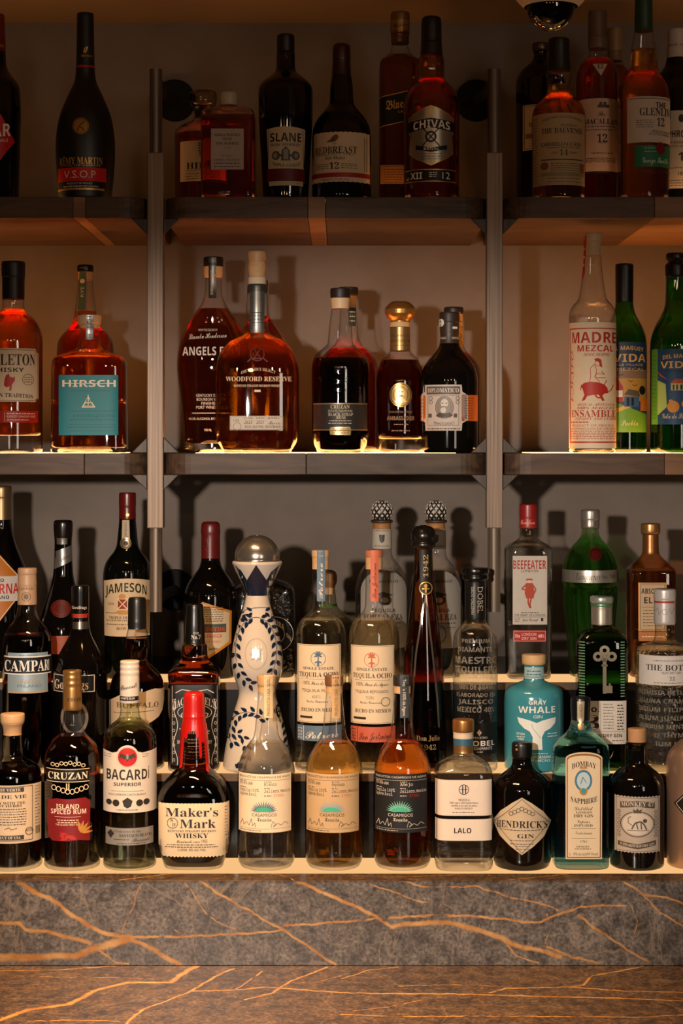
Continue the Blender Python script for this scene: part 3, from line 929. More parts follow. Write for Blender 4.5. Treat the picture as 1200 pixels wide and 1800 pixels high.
b = Bottle('whiskey_bottle', 'black broad-shouldered whiskey bottle with cream triple casked label on upper shelf', 502, 3.10, SH1,
  [(61,14),(64,15.5),(92,15.5),(93,16),(126,17,8),(136,30),(146,43),(156,48),(210,47.5),(345,40)],
  [(61,92,'cap',pbr('0A0706',.4))], shell=BLK, soft=8)
top = [(469 + i * 67 / 10, 226 - 4 * (1 - (i / 5 - 1) ** 2)) for i in range(11)]
b.lab(top[::-1] + [(473,326),(532,326)], paper('BFA988'),
  [(INK,[T('b','SLANE',475,529,241,15,0),T('b','IRISH WHISKEY',476,528,254,5.5),T('b','TRIPLE CASKED',479,528,289,5.5,-4)]+Ln([(473,228),(471,293)],.7)+Ln([(532,228),(533,293)],.7)),
   (ink('4A443C'),[C(485,273,7,8),C(519,273,7,8),[(494,282),(495,264),(502,257),(509,264),(510,282)],R(478,526,271,275)]),
   (ink('8A8074'),[C(484,273,3.5,5),C(520,273,3.5,5),R(498,506,262,280)]),
   (ink('5E0F0A'),[R(469.5,534.5,296,318)]),(ink('8A7A64'),[G(520,529,322,2)])])
b.ink(ink('3A2E24'),[T('si','S',496,508,98,10)])

b = Bottle('whiskey_bottle', 'dark green-black whiskey bottle with red foil cap and cream bird label', 600, 3.10, SH1,
  [(78,13),(82,15.5),(107,16),(108,15),(133,17),(150,20),(168,20.5),(183,21.5),(192,28),(203,38),(216,46.5),(232,51.5),(345,52)],
  [(78,107,'cap',pbr('3A0C0A',.35)),(107,133,'foil',pbr('2E0C0A',.4))], shell=GRNBLK)
rag = [(548 + i * 101 / 24, 231 + (i % 2) * 1.1) for i in range(25)]
b.lab(rag[::-1] + [(549,319)] + [(549 + i * 100 / 24, 320 - (i % 2) * 1.2) for i in range(1,24)] + [(649,319)], paper('CDB594'),
  [(ink('2A221C'),[T('sb','REDBREAST',555,627,263,12),T('s','SINGLE POT STILL',557,623,271,3.6),T('si','Irish Whiskey',571,606,277,6),T('sb','12',579,596,291,11),Gs(557,577,288,295,3,1.1),Gs(599,629,288,295,3,1.1),T('s','PRODUCT OF IRELAND',566,614,315,3.2)]+Ln([(640,240),(640,300)],.8)+Ln([(644,240),(644,300)],.8)),
   (ink('9A2418'),[R(549,649,303,311)]),(ink('5A4638'),[[(573,249),(580,245),(586,238),(591,236),(595,239),(593,245),(589,248),(583,249)],Ln([(584,249),(588,254)],.8),Ln([(588,248),(591,254)],.8)]),(ink('8A3A22'),[C(591,242,3.4)])])

b = Bottle('whisky_bottle', 'tall dark square whisky bottle with gold cap standing behind shield-label bottle', 703, 3.215, SH1,
  [(22,15.5),(25,17),(60,17),(61,15.5),(77,16),(78,13.5),(90,16),(97,22),(106,33),(116,37),(345,37)],
  [(22,60,'cap',foil('8A6A40')),(60,77,'foil',foil('7A5A34'))], sec=(6,1,112,10), shell=GLASS, liq=(99,DEEP))
b.lab([(667,170),(667,224),(738,208),(738,154)], ink('080707'), [(GOLDINK,[Ln([(667,171),(738,155)],1.2),Ln([(667,223),(738,207)],1.2),T('fr','Blue',679,708,183,16,0,0,-4),T('s','LABEL',700,720,196,4)])])
b.lab(R(669,737,290,323), ink('8A5A2A'), [(ink('3A2010'),[Fr(671,735,292,321,.8),Gs(674,732,298,316,5,1.2)])], name='lower_label')
b.lab(R(688,718,34,52), foil('A8824E'), [(ink('5A3A1A'),[T('sc','Walker',691,716,43,8,0,0,-4)])], name='cap_label')

b = Bottle('whisky_bottle', 'dark amber whisky bottle with silver shield label and XII band', 758, 3.095, SH1,
  [(30,14),(33,17.5),(62,18),(72,18),(94,19.5),(97,19.5),(102,22),(118,23.5),(132,22),(141,24),(152,36),(166,45),(182,49.5),(345,48.5)],
  [(30,74,'cap',pbr('120D0B',.35)),(74,97,'foil',pbr('1A100C',.35))], shell=GLASS, liq=(101,RED), punt=9)
b.lab([(757,185),(742,190),(727,198),(718,206),(716,228),(722,240),(720,268),(731,278),(757,291),(783,278),(795,268),(793,240),(799,228),(797,206),(788,198),(772,190)], foil('A09484'),
  [(foil('B89A5C'),[Ln([(722,240),(720,268),(731,278),(757,290),(783,278),(795,268),(793,240)],2.2),Ln([(718,206),(742,191),(757,186),(772,191),(797,206)],2.2),O(736,201,5,1.5),O(779,201,5,1.5),[(757,188),(752,198),(757,202),(762,198)]]),
   (ink('15100D'),[[(716,213),(757,207),(798,213),(799,231),(757,224),(716,231)],[(731,254),(757,260),(785,254),(785,262),(757,267),(731,262)]]),
   (WHITE,[T('b','CHIVAS',727,790,219,14,4),T('b','REGAL',745,772,261.5,4.5)]),
   (ink('15100D'),[O(757,240,10,3.4),Ln([(742,224),(772,256)],2),Ln([(772,224),(742,256)],2),Gs(740,776,270,279,3,1)]),(ink('A02018'),[R(727,738,212.6,213.6)])])
b.lab(R(713,800,297,319), ink('100C0A'), [(WHITE,[T('b','XII',722,742,308,12),T('s','12',777,790,308,12),T('b','Nº',715,720,313,5),Gs(754,768,303,310,3,1.6)]),(GOLDINK,[R(713,800,297,298.4),R(713,800,317.6,319)])], name='band_label')

b = Bottle('bourbon_bottle', 'dark bottle with narrow cream label half hidden at left of upper right shelf', 950, 3.215, SH1,
  [(76,14),(79,15),(88,15),(92,12),(104,12.5),(112,20),(122,33),(138,43),(345,43)],
  [(76,90,'cap',foil('5A4630'))], shell=BRN)
b.lab(R(919,981,183,263), paper('BCA688'), [(INK,[T('sb',"MICHTER'S",929,975,218,8),Fr(921,979,185,261,.8),Gs(930,970,246,256,3,1.1)]),(ink('7A5A38'),[R(924,976,234,243)])])

b = Bottle('whisky_bottle', 'round amber malt bottle with tan label aged 14 on upper right shelf', 982, 3.09, SH1,
  [(68,17),(71,18.5),(96,18.5),(124,20),(126,21),(134,23),(143,21),(148,19),(161,19.5),(168,23),(180,36),(192,44.5),(206,47.5),(345,46.5)],
  [(68,125,'cap',pbr('0C0806',.4))], shell=GLASS, liq=(150,BOURBON), punt=9)
b.lab(R(936,1027,198,325), paper('A88E68'), [(ink('3E2C1A'),[T('sb','THE BALVENIE',952,1023,229,9),T('s','SINGLE MALT SCOTCH WHISKY',953,1022,208,4,6),T('sc','Distillers',985,1014,219,5),T('s','CARIBBEAN CASK',951,1021,253,6.5),Gs(962,1018,259,262,1,1.2),T('sb','14',983,998,268,10),T('s','AGED',969,981,268,3.5),T('s','YEARS',1000,1013,268,3.5),Gs(968,1018,287,299,4,1.1),Gs(962,1020,313,319,2,1.1),R(951,1024,279,281)]+Gs(938,945,206,318,22,1)),
  (ink('7A4628'),[C(957,291,7),R(1018,1025,286,303)]),(ink('8A7450'),[R(951,1024,302,309)])])

b = Bottle('whisky_bottle', 'dark malt bottle with pinkish label 12 and wooden cap on upper right shelf', 1050, 3.16, SH1,
  [(20,15.5),(22,16.5),(66,16.5),(67,17),(86,17),(87,14.5),(97,15),(103,20),(112,30),(124,36),(142,37.5),(345,36)],
  [(20,67,'cap',pbr('5E4630',.5,var=.15,vscale=90)),(67,87,'foil',pbr('6A5238',.5))], shell=GLASS, liq=(105,RED))
b.lab(R(1014,1085,171,304), paper('CBA58E'), [(INK,[T('sc','The',1050,1064,200,8),T('sb','MACALLAN',1027,1084,213,9),Gs(1030,1080,222,228,2,1.4),T('sb','12',1049,1067,243,14),T('s','YEARS OLD',1051,1065,251,2.4),Gs(1038,1076,269,270,1,1.5),Gs(1030,1082,278,284,3,1),R(1014,1085,171,172.5),R(1014,1085,301,304)]),(ink('4A3A2E'),[R(1053,1058,179,188),R(1060,1065,179,188),R(1050,1070,184,189)])])
b.lab([(1041,112),(1056,133),(1067,112)], paper('C8AE94'), [(INK,[T('sb','12',1049,1060,117,7)])], name='neck_label')

b = Bottle('whisky_bottle', 'tan capped whisky bottle standing hindmost between two malt bottles', 1080, 3.285, SH1,
  [(50,13),(52,13.5),(90,13.5),(91,12),(112,13),(122,22),(136,33),(345,33)],
  [(50,91,'cap',pbr('8A6A44',.5)),(91,108,'foil',pbr('7A5A3A',.5))], shell=GLASS, liq=(116,RED))

b = Bottle('whisky_bottle', 'green capped malt bottle with white label 12 and green lower tag', 1131, 3.10, SH1,
  [(-3,14),(0,15.5),(54,16),(56,17),(70,19),(88,22.5),(110,23.5),(122,24.5),(132,30),(143,39),(155,44.5),(170,46),(345,45)],
  [(-3,55,'cap',pbr('123A22',.4))], shell=GLASS, liq=(88,WHISKY), punt=9)
b.lab(R(1102,1177,169,250), paper('C4B4A4'), [(INK,[T('b','THE',1152,1169,184,10),T('sb','GLENLIVET',1124,1182,196,13),T('sb','12',1154,1167,214,14),Gs(1118,1148,211,223,4,1),T('s','SINGLE MALT',1145,1176,231,4,0,0,2),T('s','SCOTCH WHISKY',1140,1176,236,4,0,0,2),R(1104,1176,172,173)])])
b.lab(R(1115,1176,255,293), ink('1C6A48'), [(ink('B8D0B8'),[T('sc','George Smith',1129,1172,281,10),Gs(1132,1166,260,266,2,1)]),(ink('6A1A10'),[C(1160,260,8,11)])], name='lower_label')
b.ink(ink('5A2A10'),[T('s','GEORGE SMITH',1120,1172,301,6)])

b = Bottle('whisky_bottle', 'dark green whisky bottle with white cap cut off at upper right edge', 1190, 3.165, SH1,
  [(52,15),(55,17),(84,17),(85,18.5),(102,18.5),(103,19),(118,22),(132,34),(150,42),(345,42)],
  [(52,103,'cap',pbr('C8B8A8',.45))], shell=GRNBLK)
b.lab(R(1160,1226,194,331), paper('C6B6A2'), [(INK,[T('b','LAPHROAIG',1163,1222,235,12),T('b','10',1192,1214,275,15),T('s','ISLAY SINGLE MALT',1170,1216,250,4),T('s','SCOTCH WHISKY',1172,1214,257,4),T('s','1815',1192,1208,305,7),Gs(1166,1220,295,297,1,1),Gs(1166,1220,317,326,3,1),C(1197,208,5,7)])])
b.ink(INK,[T('s','SINCE 1815',1175,1207,78,3)])

# ================================================================ lower shelf
b = Bottle('whisky_bottle', 'round red-amber whisky bottle with cream notched label and black cap at left', 23.5, 3.10, SH2,
  [(460,20),(463,21),(487,20.5),(488,19.5),(526,19.5),(527,18.5),(544,19,6),(552,26),(562,38),(575,46),(592,51),(790,51)],
  [(460,526,'cap',pbr('0E0B0A',.45))], shell=GLASS, liq=(544,WHISKY,1,30))
b.lab([(-22,612),(-22,706),(62,706),(63,702),(68,700),(68,621),(64,618),(62,612)], paper('D8BE9C'), [(ink('2E241C'),[T('sb','PENDLETON',-46,61,632,19),T('b','WHISKY',-19,42,650,7.5),T('sb','WESTERN TRADITION',-30,58,696,7,3),O(49,667,10,.8),Gs(42,56,663,671,3,1.2)]+Ln([(-20,614),(60,615),(64,621),(66,623),(66,699),(60,704),(-20,704)],.8)),
  (ink('A81A12'),[[(8,668),(11,659),(16,657),(17,662),(24,664),(26,660),(26,669),(21,676),(20,686),(16,687),(17,679),(11,681),(7,677)]])])
b.lab(R(-22,67,722,743), ink('9A1A14'), [(ink('D8B088'),[G(12,62,727,2),T('s','BLENDED CANADIAN WHISKY',12,62,732,4),G(12,50,738,1.2)]+Ln([(8,724),(8,741)],.6))], name='lower_label')

b = Bottle('rye_bottle', 'dark amber rye bottle with green neck strip behind the teal labelled bottle', 150, 3.225, SH2,
  [(466,13),(468,14.5),(478,14.5),(479,12),(492,12.5),(520,15),(545,18.5),(565,21),(578,30),(588,40),(600,48),(615,50),(790,50)],
  [(466,478,'cap',BLKCAP),(478,492,'cork',CORK)], shell=GLASS, liq=(547,RED))
b.lab([(140,470),(137,545),(151,545),(152,470)], ink('56603A'), [(CREAM,[T('b','RYE',142,147,(504,522),0,0,1),C(145,494,4)])], name='neck_strip')

b = Bottle('bourbon_bottle', 'wide square amber bottle with teal label and wooden stopper on lower shelf', 157.5, 3.095, SH2,
  [(554,20.5),(556,21.5),(570,21),(572,17.5),(577,17.5),(578,16),(594,17),(607,20),(615,25),(620,38),(625,53),(631,62),(642,64.5),(703,65,3),(706,62.5,2),(710,65,3),(793,66)],
  [(554,571,'stopper',WOODCAP),(571,577,'cork',CORK)], sec=(5,.62,630,16), shell=GLASS, liq=(619,BOURBON,1.2,9), soft=8)
b.lab(R(103.5,207.5,659,765), ink('0E6F74'), [(ink('E0C6A6'),[T('b','HIRSCH',110,203,674,12),R(112,201,673.6,674.6)]+[Ln([(155,698),(146,714),(165,714),(155,698)],2),Ln([(150,708),(162,708)],1.4),Ln([(144,715),(167,715)],3),Ln([(155,694),(155,712)],1.4)]),
  (ink('0A4A50'),[T('b','HORIZON',130,200,731,5),R(122,203,722,722.8),R(122,203,746,746.8),R(122,203,757,757.6),G(124,200,738,1.2),G(118,200,751,1.2),G(124,196,687,1.2)])])
b.lab([(151.5,553.5),(151,597),(164,597),(164.5,553.5)], foil('8A8A88'), [(ink('4A4440'),[T('b','HIRSCH',153,161,(556,594),0,0,1)])], name='neck_strip')

b = Bottle('bourbon_bottle', 'tall pear-shaped dark red bourbon bottle with white print left on lower shelf', 375, 3.165, SH2,
  [(452,16.5),(454,17.5),(468,17.5),(469,16.5),(486,16.5),(490,14),(515,14.5),(530,19),(545,28),(562,41),(588,54),(612,61.5),(640,64.5),(665,62.5),(700,57.5),(740,53),(770,51),(792,51.5)],
  [(452,469,'cap',pbr('17110E',.4)),(469,489,'cork',CORK)], sec=(2.4,.62,570,30), shell=GLASS, liq=(543,DEEP,2,16), soft=18, punt=6)
b.ink(ink('CDBFAE'),[T('b','ANGELS ENVY',321,425,617,15),T('b','FROM THE CELLARS OF',349,382,580,4.2),T('sc','Lincoln Henderson',332,398,590,9,0,0,-3),T('b','KENTUCKY STRAIGHT',345,400,695,5),T('b','BOURBON WHISKEY',346,400,702,5),T('b','FINISHED IN',354,392,709,5),T('b','PORT WINE BARRELS',345,402,716,5),R(338,410,725.5,726.8),T('b','43.3% ALCOHOL BY VOLUME',332,398,736,4),T('b','750 ML',359,372,756,4)])
b.lab([(366.5,452),(367,524),(380,524),(379.5,452)], foil('55504C'), [(CREAM,[T('b','BOURBON FINISHED IN PORT',370,374,(474,518),0,0,1)])], name='neck_strip')

b = Bottle('bourbon_bottle', 'dark red bourbon bottle hidden behind the wide orange bourbon bottle', 457, 3.235, SH2,
  [(492,13),(494,14),(520,14),(550,15),(562,20),(575,30),(592,40),(615,54),(640,62),(790,58)],
  [(492,512,'cap',BLKCAP)], sec=(2.6,.5,600,20), shell=GLASS, liq=(556,RED))

b = Bottle('bourbon_bottle', 'wide flat orange-red bourbon bottle with tall wooden stopper and grey strip label', 452, 3.083, SH2,
  [(442,16),(444,17),(452,16.5),(459,15),(462,15),(470,16),(483,14.5),(487,14.5),(488,16),(500,16),(501,17.5),(515,18),(516,18),(545,19.5),(575,18.5),(584,20),(591,30),(600,49),(615,63),(635,71.5),(660,74),(760,74),(778,70),(793,58)],
  [(442,460,'stopper',pbr('B98E62',.5,var=.15,vscale=70)),(460,487,'cork',CORK),(487,500,'neck_ring',paper('CDB79A')),(500,515,'neck_collar',foil('5E5C58'))], sec=(3.0,.55,600,26), shell=GLASS, liq=(597,liquid((.99,.42,.025), name='bright_orange_bourbon', thru=.25),1.0,5))
b.lab(R(404,497,731,756), paper('C6B4A0'), [(ink('4A3828'),[T('sb','45.2% ALC/VOL (90.4 PROOF)',430,494,750,4),T('s','1.0L',411,421,739,4.5),T('sl','2655',429,444,742,6),T('sl','2021',450,464,742,6),T('sc','Morris',471,492,743,6),G(429,444,735,1.2),G(450,464,735,1.2),G(470,490,735,1.2),O(417,750,7,.6)]+Fr(405,496,732,755,.5))])
b.lab([(439,512),(440,585),(464,585),(465,512)], foil('77746E'), [(ink('3A3632'),[G(442,462,555,1.5),G(442,462,561,1.5),G(442,462,567,1.5),R(441,463,549,550.5)])], name='neck_strip')
b.ink(ink('D8B68E'),[T('sb','WOODFORD RESERVE',397,512,666,8),T('b',"DISTILLER'S SELECT",424,484,652,5,6),T('sb','KENTUCKY STRAIGHT BOURBON WHISKEY',411,495,678,4),R(447,458,685,689)])
b.ink(ink('5A1A0A'),[O(452,622,13,2),Ln([(446,612),(458,631)],2),Ln([(458,612),(446,631)],2),Ln([(435,636),(441,630),(463,630),(470,636)],2)],name='embossed_emblem')

b = Bottle('rum_bottle', 'red rum bottle with dark wooden cap hidden behind the black strap bottle', 612, 3.225, SH2,
  [(505,16.5),(507,17.5),(519,17.5),(520,14),(537,14),(545,14.5),(590,17),(604,22),(616,36),(628,48),(640,54),(790,54)],
  [(505,520,'cap',pbr('2A1C14',.5)),(520,538,'cork',CORK)], shell=GLASS, liq=(613,RED))
b.lab(R(612,625,540,573), ink('3E4636'), [(CREAM,[G(614,623,548,2),G(614,623,556,2),G(614,623,564,2)])], name='neck_strip')

b = Bottle('rum_bottle', 'black strap rum bottle with dark grey label and clear rounded neck', 598, 3.09, SH2,
  [(507,17),(509,18),(523,17.5),(524,17),(528,16.5),(540,15.5),(543,15.5),(556,17.5),(580,20.5),(598,21.5),(606,23),(613,32),(622,43),(632,48.5),(645,50.5),(765,50),(781,47),(793,40)],
  [(507,524,'cap',pbr('241812',.5,var=.2,vscale=80)),(524,543,'cork',pbr('D8B48C',.5))], shell=GLASS, liq=(630,BLACK,1.2,5), soft=9)
b.lab(R(551,645,708,757), ink('2B2623'), [(ink('BBA888'),[T('sb','CRUZAN',581,614,715,6.5),T('b','ESTATE DIAMOND',577,619,722.5,4),T('sb','BLACK STRAP',577,620,728.5,5),T('sb','RUM',591,607,734,5),G(579,617,739.5,1.6),G(577,619,744,1.2)]),(GOLDINK,[R(551,645,709,710.2),R(551,645,755,756.2)])])
b.lab([(581,751),(579,755),(580,764),(616,765),(617,755),(615,750)], foil('BCA070'), [(ink('5A4428'),[Gs(584,612,754,761,3,1.2)])], name='plaque')
eb = []
rr = random.Random(3)
for row in range(3):
    for i in range(9): eb.append(O(572 + i * 6.2 + rr.uniform(-1,1), 652 + row * 17 + rr.uniform(-2,2), rr.uniform(2.5,5), 1.3, rr.uniform(2.5,5), 10))
b.ink(thin_glass('6A6058','3A3430',.08), sum(eb, []), name='embossed_pattern')

b = Bottle('rum_bottle', 'dark red rum decanter with round gold stopper and gold medallion', 703, 3.125, SH2,
  [(530,14),(534,20),(541,26),(545,27),(552,26.5),(557,24),(563,18),(565,17),(573,18),(574,18),(576,17.5),(616,18),(617,18),(623,23),(629,31),(636,34),(650,40),(668,43),(760,42),(775,41),(793,40)],
  [(530,566,'stopper',foil('B27C3A')),(566,575,'cork',pbr('D0A878',.5)),(575,617,'neck_foil',foil('A88452'))], shell=GLASS, liq=(633,liquid((.14,.010,.002), name='dark_aged_rum', thru=.05),1.2,24), soft=7)
b.lab(R(676,730,543,549), foil('C89048'), [(ink('6A4418'),[T('b','AMBASSADOR',684,722,546,4)])], name='stopper_band')
b.lab(C(704,694,19.5,21.5), foil('B28E54'), [(foil('7A5A30'),[O(704,694,18.5,2,20.5),O(704,694,13,1.2,15)]),(foil('D8B880'),[C(704,691,6.5,8.5),[(694,706),(699,699),(709,699),(714,706),(704,709)]]),(ink('5A4020'),[R(700,702.5,688,689.5),R(706,708.5,688,689.5),R(701,708,695,697)])], name='medallion')
b.ink(ink('8A6848'),[T('b','AMBASSADOR',680,728,735,7),T('s','RON EXTRA AÑEJO',684,724,724,3.6),G(692,718,746,2),G(688,720,757,2)])
b.ink(ink('5A3C1C'),[T('b','DIPLOMATICO',687,719,590,3.6),T('b','AMBASSADOR',686,720,599,5),G(692,716,607,1.2)])
b.ink(pbr('C89858',.3,metal=.8,name='gold_wire'),Ln([(676,548),(679,560),(686,576)],1.2)+Ln([(722,536),(723,560),(718,575)],1.2),name='gold_wire')

b = Bottle('rum_bottle', 'brown capped dark rum bottle mostly hidden behind portrait label bottle', 797, 3.225, SH2,
  [(540,16),(542,17.5),(551,17.5),(552,15),(575,15),(605,16),(618,22),(630,36),(645,46),(660,48.5),(790,48)],
  [(540,552,'cap',pbr('2A1C15',.45)),(552,575,'cork',CORK)], shell=GLASS, liq=(620,DEEP))
b.lab(R(802,813,556,612), ink('B08A4E'), [(ink('6A4A20'),[O(807,590,4,1),O(807,602,4,1),G(804,812,565,1.6),G(804,812,574,1.6)])], name='neck_strip')

b = Bottle('rum_bottle', 'dark brown rum bottle with ornate grey portrait label and orange side tabs', 789.5, 3.083, SH2,
  [(549,16.5),(551,18),(566,17.5),(567,16.8),(582,17),(587,16),(604,17),(613,20),(624,30),(637,41),(652,48),(668,50.5),(793,49.5)],
  [(549,567,'cap',pbr('33241C',.5)),(567,604,'foil',pbr('3A2A20',.45))], shell=opaque('0B0806'), soft=12)
b.lab([(747,676),(747,688),(741,692),(741,700),(741,738),(747,742),(748,757),(811,757),(812,744),(822,738),(822,695),(812,688),(811,676)], paper('C6B4A6'),
 [(ink('5E5048'),[R(750,808,679,693),Fr(752,806,695,748,.6),O(781,716,16,1,20)]+[O(757 + (i % 2) * 47, 700 + (i // 2) * 7, 3.5, 1, 3.5, 10) for i in range(4)]+[R(753,759,727,734),R(797,803,727,734)]),
  (ink('D8C8B8'),[T('sb','DIPLOMATICO',752,806,686,7.5)]),(ink('8E8076'),[C(781,716,14.5,18.5)]),(ink('CFC0B2'),[C(781,709,6.5,8),C(779,721,5,5)]),(ink('4E423A'),[[(766,731),(772,725),(781,727),(790,725),(796,730),(790,734),(772,734)],R(776,779,708,709.5),R(783,786,708,709.5),Ln([(777,715),(785,715)],1.2)]),
  (ink('5E5048'),[T('b','MANTUANO',763,798,744,5,-2),G(752,808,753.5,2)])])
b.lab(R(733.5,748,694,740), ink('BE5A1C'), [(ink('7A3410'),[Gs(736,745,702,732,6,1.2)])], name='side_label')
b.lab(R(811,839,694,740), ink('BE5A1C'), [(ink('7A3410'),[Gs(816,832,700,735,9,1.2)])], name='side_label')
b.ink(WHITE,[C(775,567,5.5,7),R(795,803,574,578)])
b.ink(CREAM,[T('b','MANTUANO',770,784,594,4),T('b','MANTUANO',794,806,594,4)])

b = Bottle('mezcal_bottle', 'clear mezcal bottle with cream label and red bull print on lower right shelf', 1041, 3.085, SH2,
  [(410,15.5),(412,16.5),(424,16.5),(425,15),(448,15),(470,16.5),(500,20),(524,24),(530,28),(537,35),(547,40),(557,41.5),(796,41)],
  [(410,425,'stopper',pbr('CBB08C',.5)),(425,449,'cork',pbr('C8AC88',.6))], shell=GLASS, liq=(554,CLEAR), soft=9)
b.lab(R(1000,1082.5,566,788), paper('DCC3A2'), [(ink('B02A20'),[T('b','MADRE',1006,1081.5,593,19),T('b','MEZCAL',1015,1077,612,11),T('si','DESDE SIEMPRE',1025,1071,623,5),T('sl','OAXACA',1003.5,1008,(616,706),0,0,-1),T('sb','ENSAMBLE',1005,1081,727,12),T('si','MEZCAL ARTESANAL',1014,1080,711,4),T('si','100% MAGUEY',1014,1080,717,4),T('si','ESPADIN AND CUISHE',1011,1082,736,4),T('b','PRODUCT OF MEXICO',1006,1078,748,4),G(1004,1034,742,1.8),T('s','DENOMINACION DE ORIGEN',1004,1080,753.5,3.6),R(1001,1082,576,578),R(1001,1082,776,778.5)]+Gs(1003,1081,758,771,5,1.1)+Ln([(1002,577),(1002,777)],1.2)
   +[[(1021,679),(1026,673),(1036,671),(1052,672),(1062,676),(1067,682),(1068,691),(1061,692),(1058,696),(1062,704),(1058,705),(1052,694),(1044,694),(1032,696),(1028,703),(1022,705),(1027,694),(1024,684)],Ln([(1067,690),(1074,684),(1077,676)],1.6),Ln([(1060,678),(1066,668)],1.4),Ln([(1022,676),(1020,686)],1.2),Ln([(1045,694),(1050,699),(1058,699)],2.4),
     Ln([(1036,672),(1038,660),(1037,648),(1044,640)],1),Ln([(1044,640),(1048,650),(1046,664),(1054,671)],1),Ln([(1056,652),(1062,658),(1050,656),(1044,662)],1),[(1044,631),(1050,629),(1056,632),(1058,646),(1054,644),(1052,636),(1046,635)],O(1050,638,5,.9,6),Ln([(1047,664),(1056,664),(1064,664)],1.2)])])
b.lab([(1024,413),(1022,492),(1028,480),(1031,413)], paper('C8372A'), [(WHITE,[R(1024,1029,435,439),R(1023.5,1028,449,453),R(1023,1027,463,467)])], name='neck_strip')

b = Bottle('mezcal_bottle', 'dark green mezcal bottle with sunset village label beside the clear one', 1097, 3.135, SH2,
  [(464,15),(467,16),(530,15.5),(531,15.5),(545,17),(558,22),(573,31),(590,37.5),(605,39.5),(793,39)],
  [(464,531,'foil',pbr('0D0A09',.4))], shell=thin_glass('86B878','1E3A1A'), liq=(532,GREEN), soft=16, punt=8)
L0 = b.lab(R(1062,1135,601,760), ink('2E3E58'), [(ink('8A6A50'),[R(1062,1135,650,668)]),(ink('C08838'),[R(1062,1135,665,705)]),
 (ink('E0B060'),[T('b','DEL MAGUEY',1072,1130,613,7,3),T('b','VIDA',1078,1133,629,14),T('b','SINGLE VILLAGE',1072,1129,641,3.8),T('b','MEZCAL',1084,1131,649,5)]),
 (ink('6E9A28'),[[(1062,712),(1080,706),(1105,716),(1135,728),(1135,760),(1062,760)]]),(ink('D8A83C'),[[(1062,722),(1084,718),(1100,712),(1110,715),(1092,722),(1062,734)]]),
 (ink('A8281C'),[[(1078,668),(1084,664),(1095,680),(1095,707),(1080,707),(1078,690)]]),(ink('E0D0B0'),[R(1082,1094,686,698)]),
 (ink('5A4A3A'),[[(1096,694),(1104,684),(1121,687),(1124,697)]]),(ink('3A5A78'),[R(1097,1122,697,715)]),(ink('1A1410'),[R(1101,1105,699,713),R(1109,1113,699,713),C(1127,686,5,8),Ln([(1088,658),(1091,660),(1095,658)],1),Ln([(1104,668),(1108,671),(1112,669)],1),Ln([(1110,676),(1114,678),(1119,676)],1)]),
 (ink('C86A1C'),[R(1124,1135,700,722)]),(ink('D8C878'),[T('sc','Puebla',1092,1120,743,10)])])

b = Bottle('mezcal_bottle', 'green mezcal bottle with blue label and orange fruit at right edge of lower shelf', 1187, 3.11, SH2,
  [(445,15.5),(448,17),(456,17),(459,13),(462,13),(464,17.5),(470,18.5),(485,18),(486,17),(520,17.5),(540,19),(556,26),(572,36),(588,42),(604,44.5),(793,44)],
  [(445,462,'stopper',BLKCAP),(462,486,'foil',pbr('0D0A09',.4))], shell=thin_glass('86B878','1E3A1A'), liq=(488,GREEN), soft=14, punt=8)
b.lab(R(1144,1228,613,746), ink('24466A'), [(ink('5C9A32'),[R(1144,1156,613,746)]),(ink('E0B060'),[T('b','DEL MAGUEY',1165,1222,627,7,3),T('b','VIDA',1161,1218,641,12)]),(ink('A8C068'),[[(1156,668),(1170,675),(1172,715),(1156,730)]]),
 (ink('B84A24'),[[(1156,652),(1173,668),(1160,660)],[(1177,674),(1186,666),(1215,666),(1220,674)]]),(ink('C8B868'),[R(1179,1216,674,686)]),(ink('1A2A3A'),[R(1182,1185,676,685),R(1188,1191,676,685),R(1195,1199,676,685),T('b','SINGLE VILLAGE MEZCAL',1168,1220,652,3)]),(ink('D88A28'),[C(1183,715,10.5),C(1179,705,4,3),C(1204,710,7)]),(ink('D8C8A0'),[T('sc','Vida de San Luis',1164,1222,731,9)]),(ink('3A6A20'),[Gs(1146,1154,625,735,16,1)])])

# ================================================================ third step, at the wall
b = Bottle('liqueur_bottle', 'dark bottle with orange and white diamond label and gold cap at left edge', 3, 3.15, H3,
  [(854,16),(857,17.5),(874,17.5),(875,17),(912,17.5),(913,17.5),(926,18),(950,22),(975,32),(1000,43),(1020,46),(1190,46)],
  [(854,913,'cap',foil('8A7050'))], shell=BLK)
b.lab([(0,975),(-44,1030),(0,1092),(48,1030)], ink('A8621C'), [(paper('BDB4AC'),[[(-38,1013),(-38,1057),(32,1057),(42,1040),(42,1022),(34,1013)]]),(ink('B01C14'),[T('b','AVERNA',-34,32,1035,18)]),(INK,[T('b','AMARO',-28,7,1020,6),T('b','SICILIANO',-30,16,1050,6)]),(ink('E0D0B8'),[Ln([(0,978),(46,1030),(0,1089)],1)])])

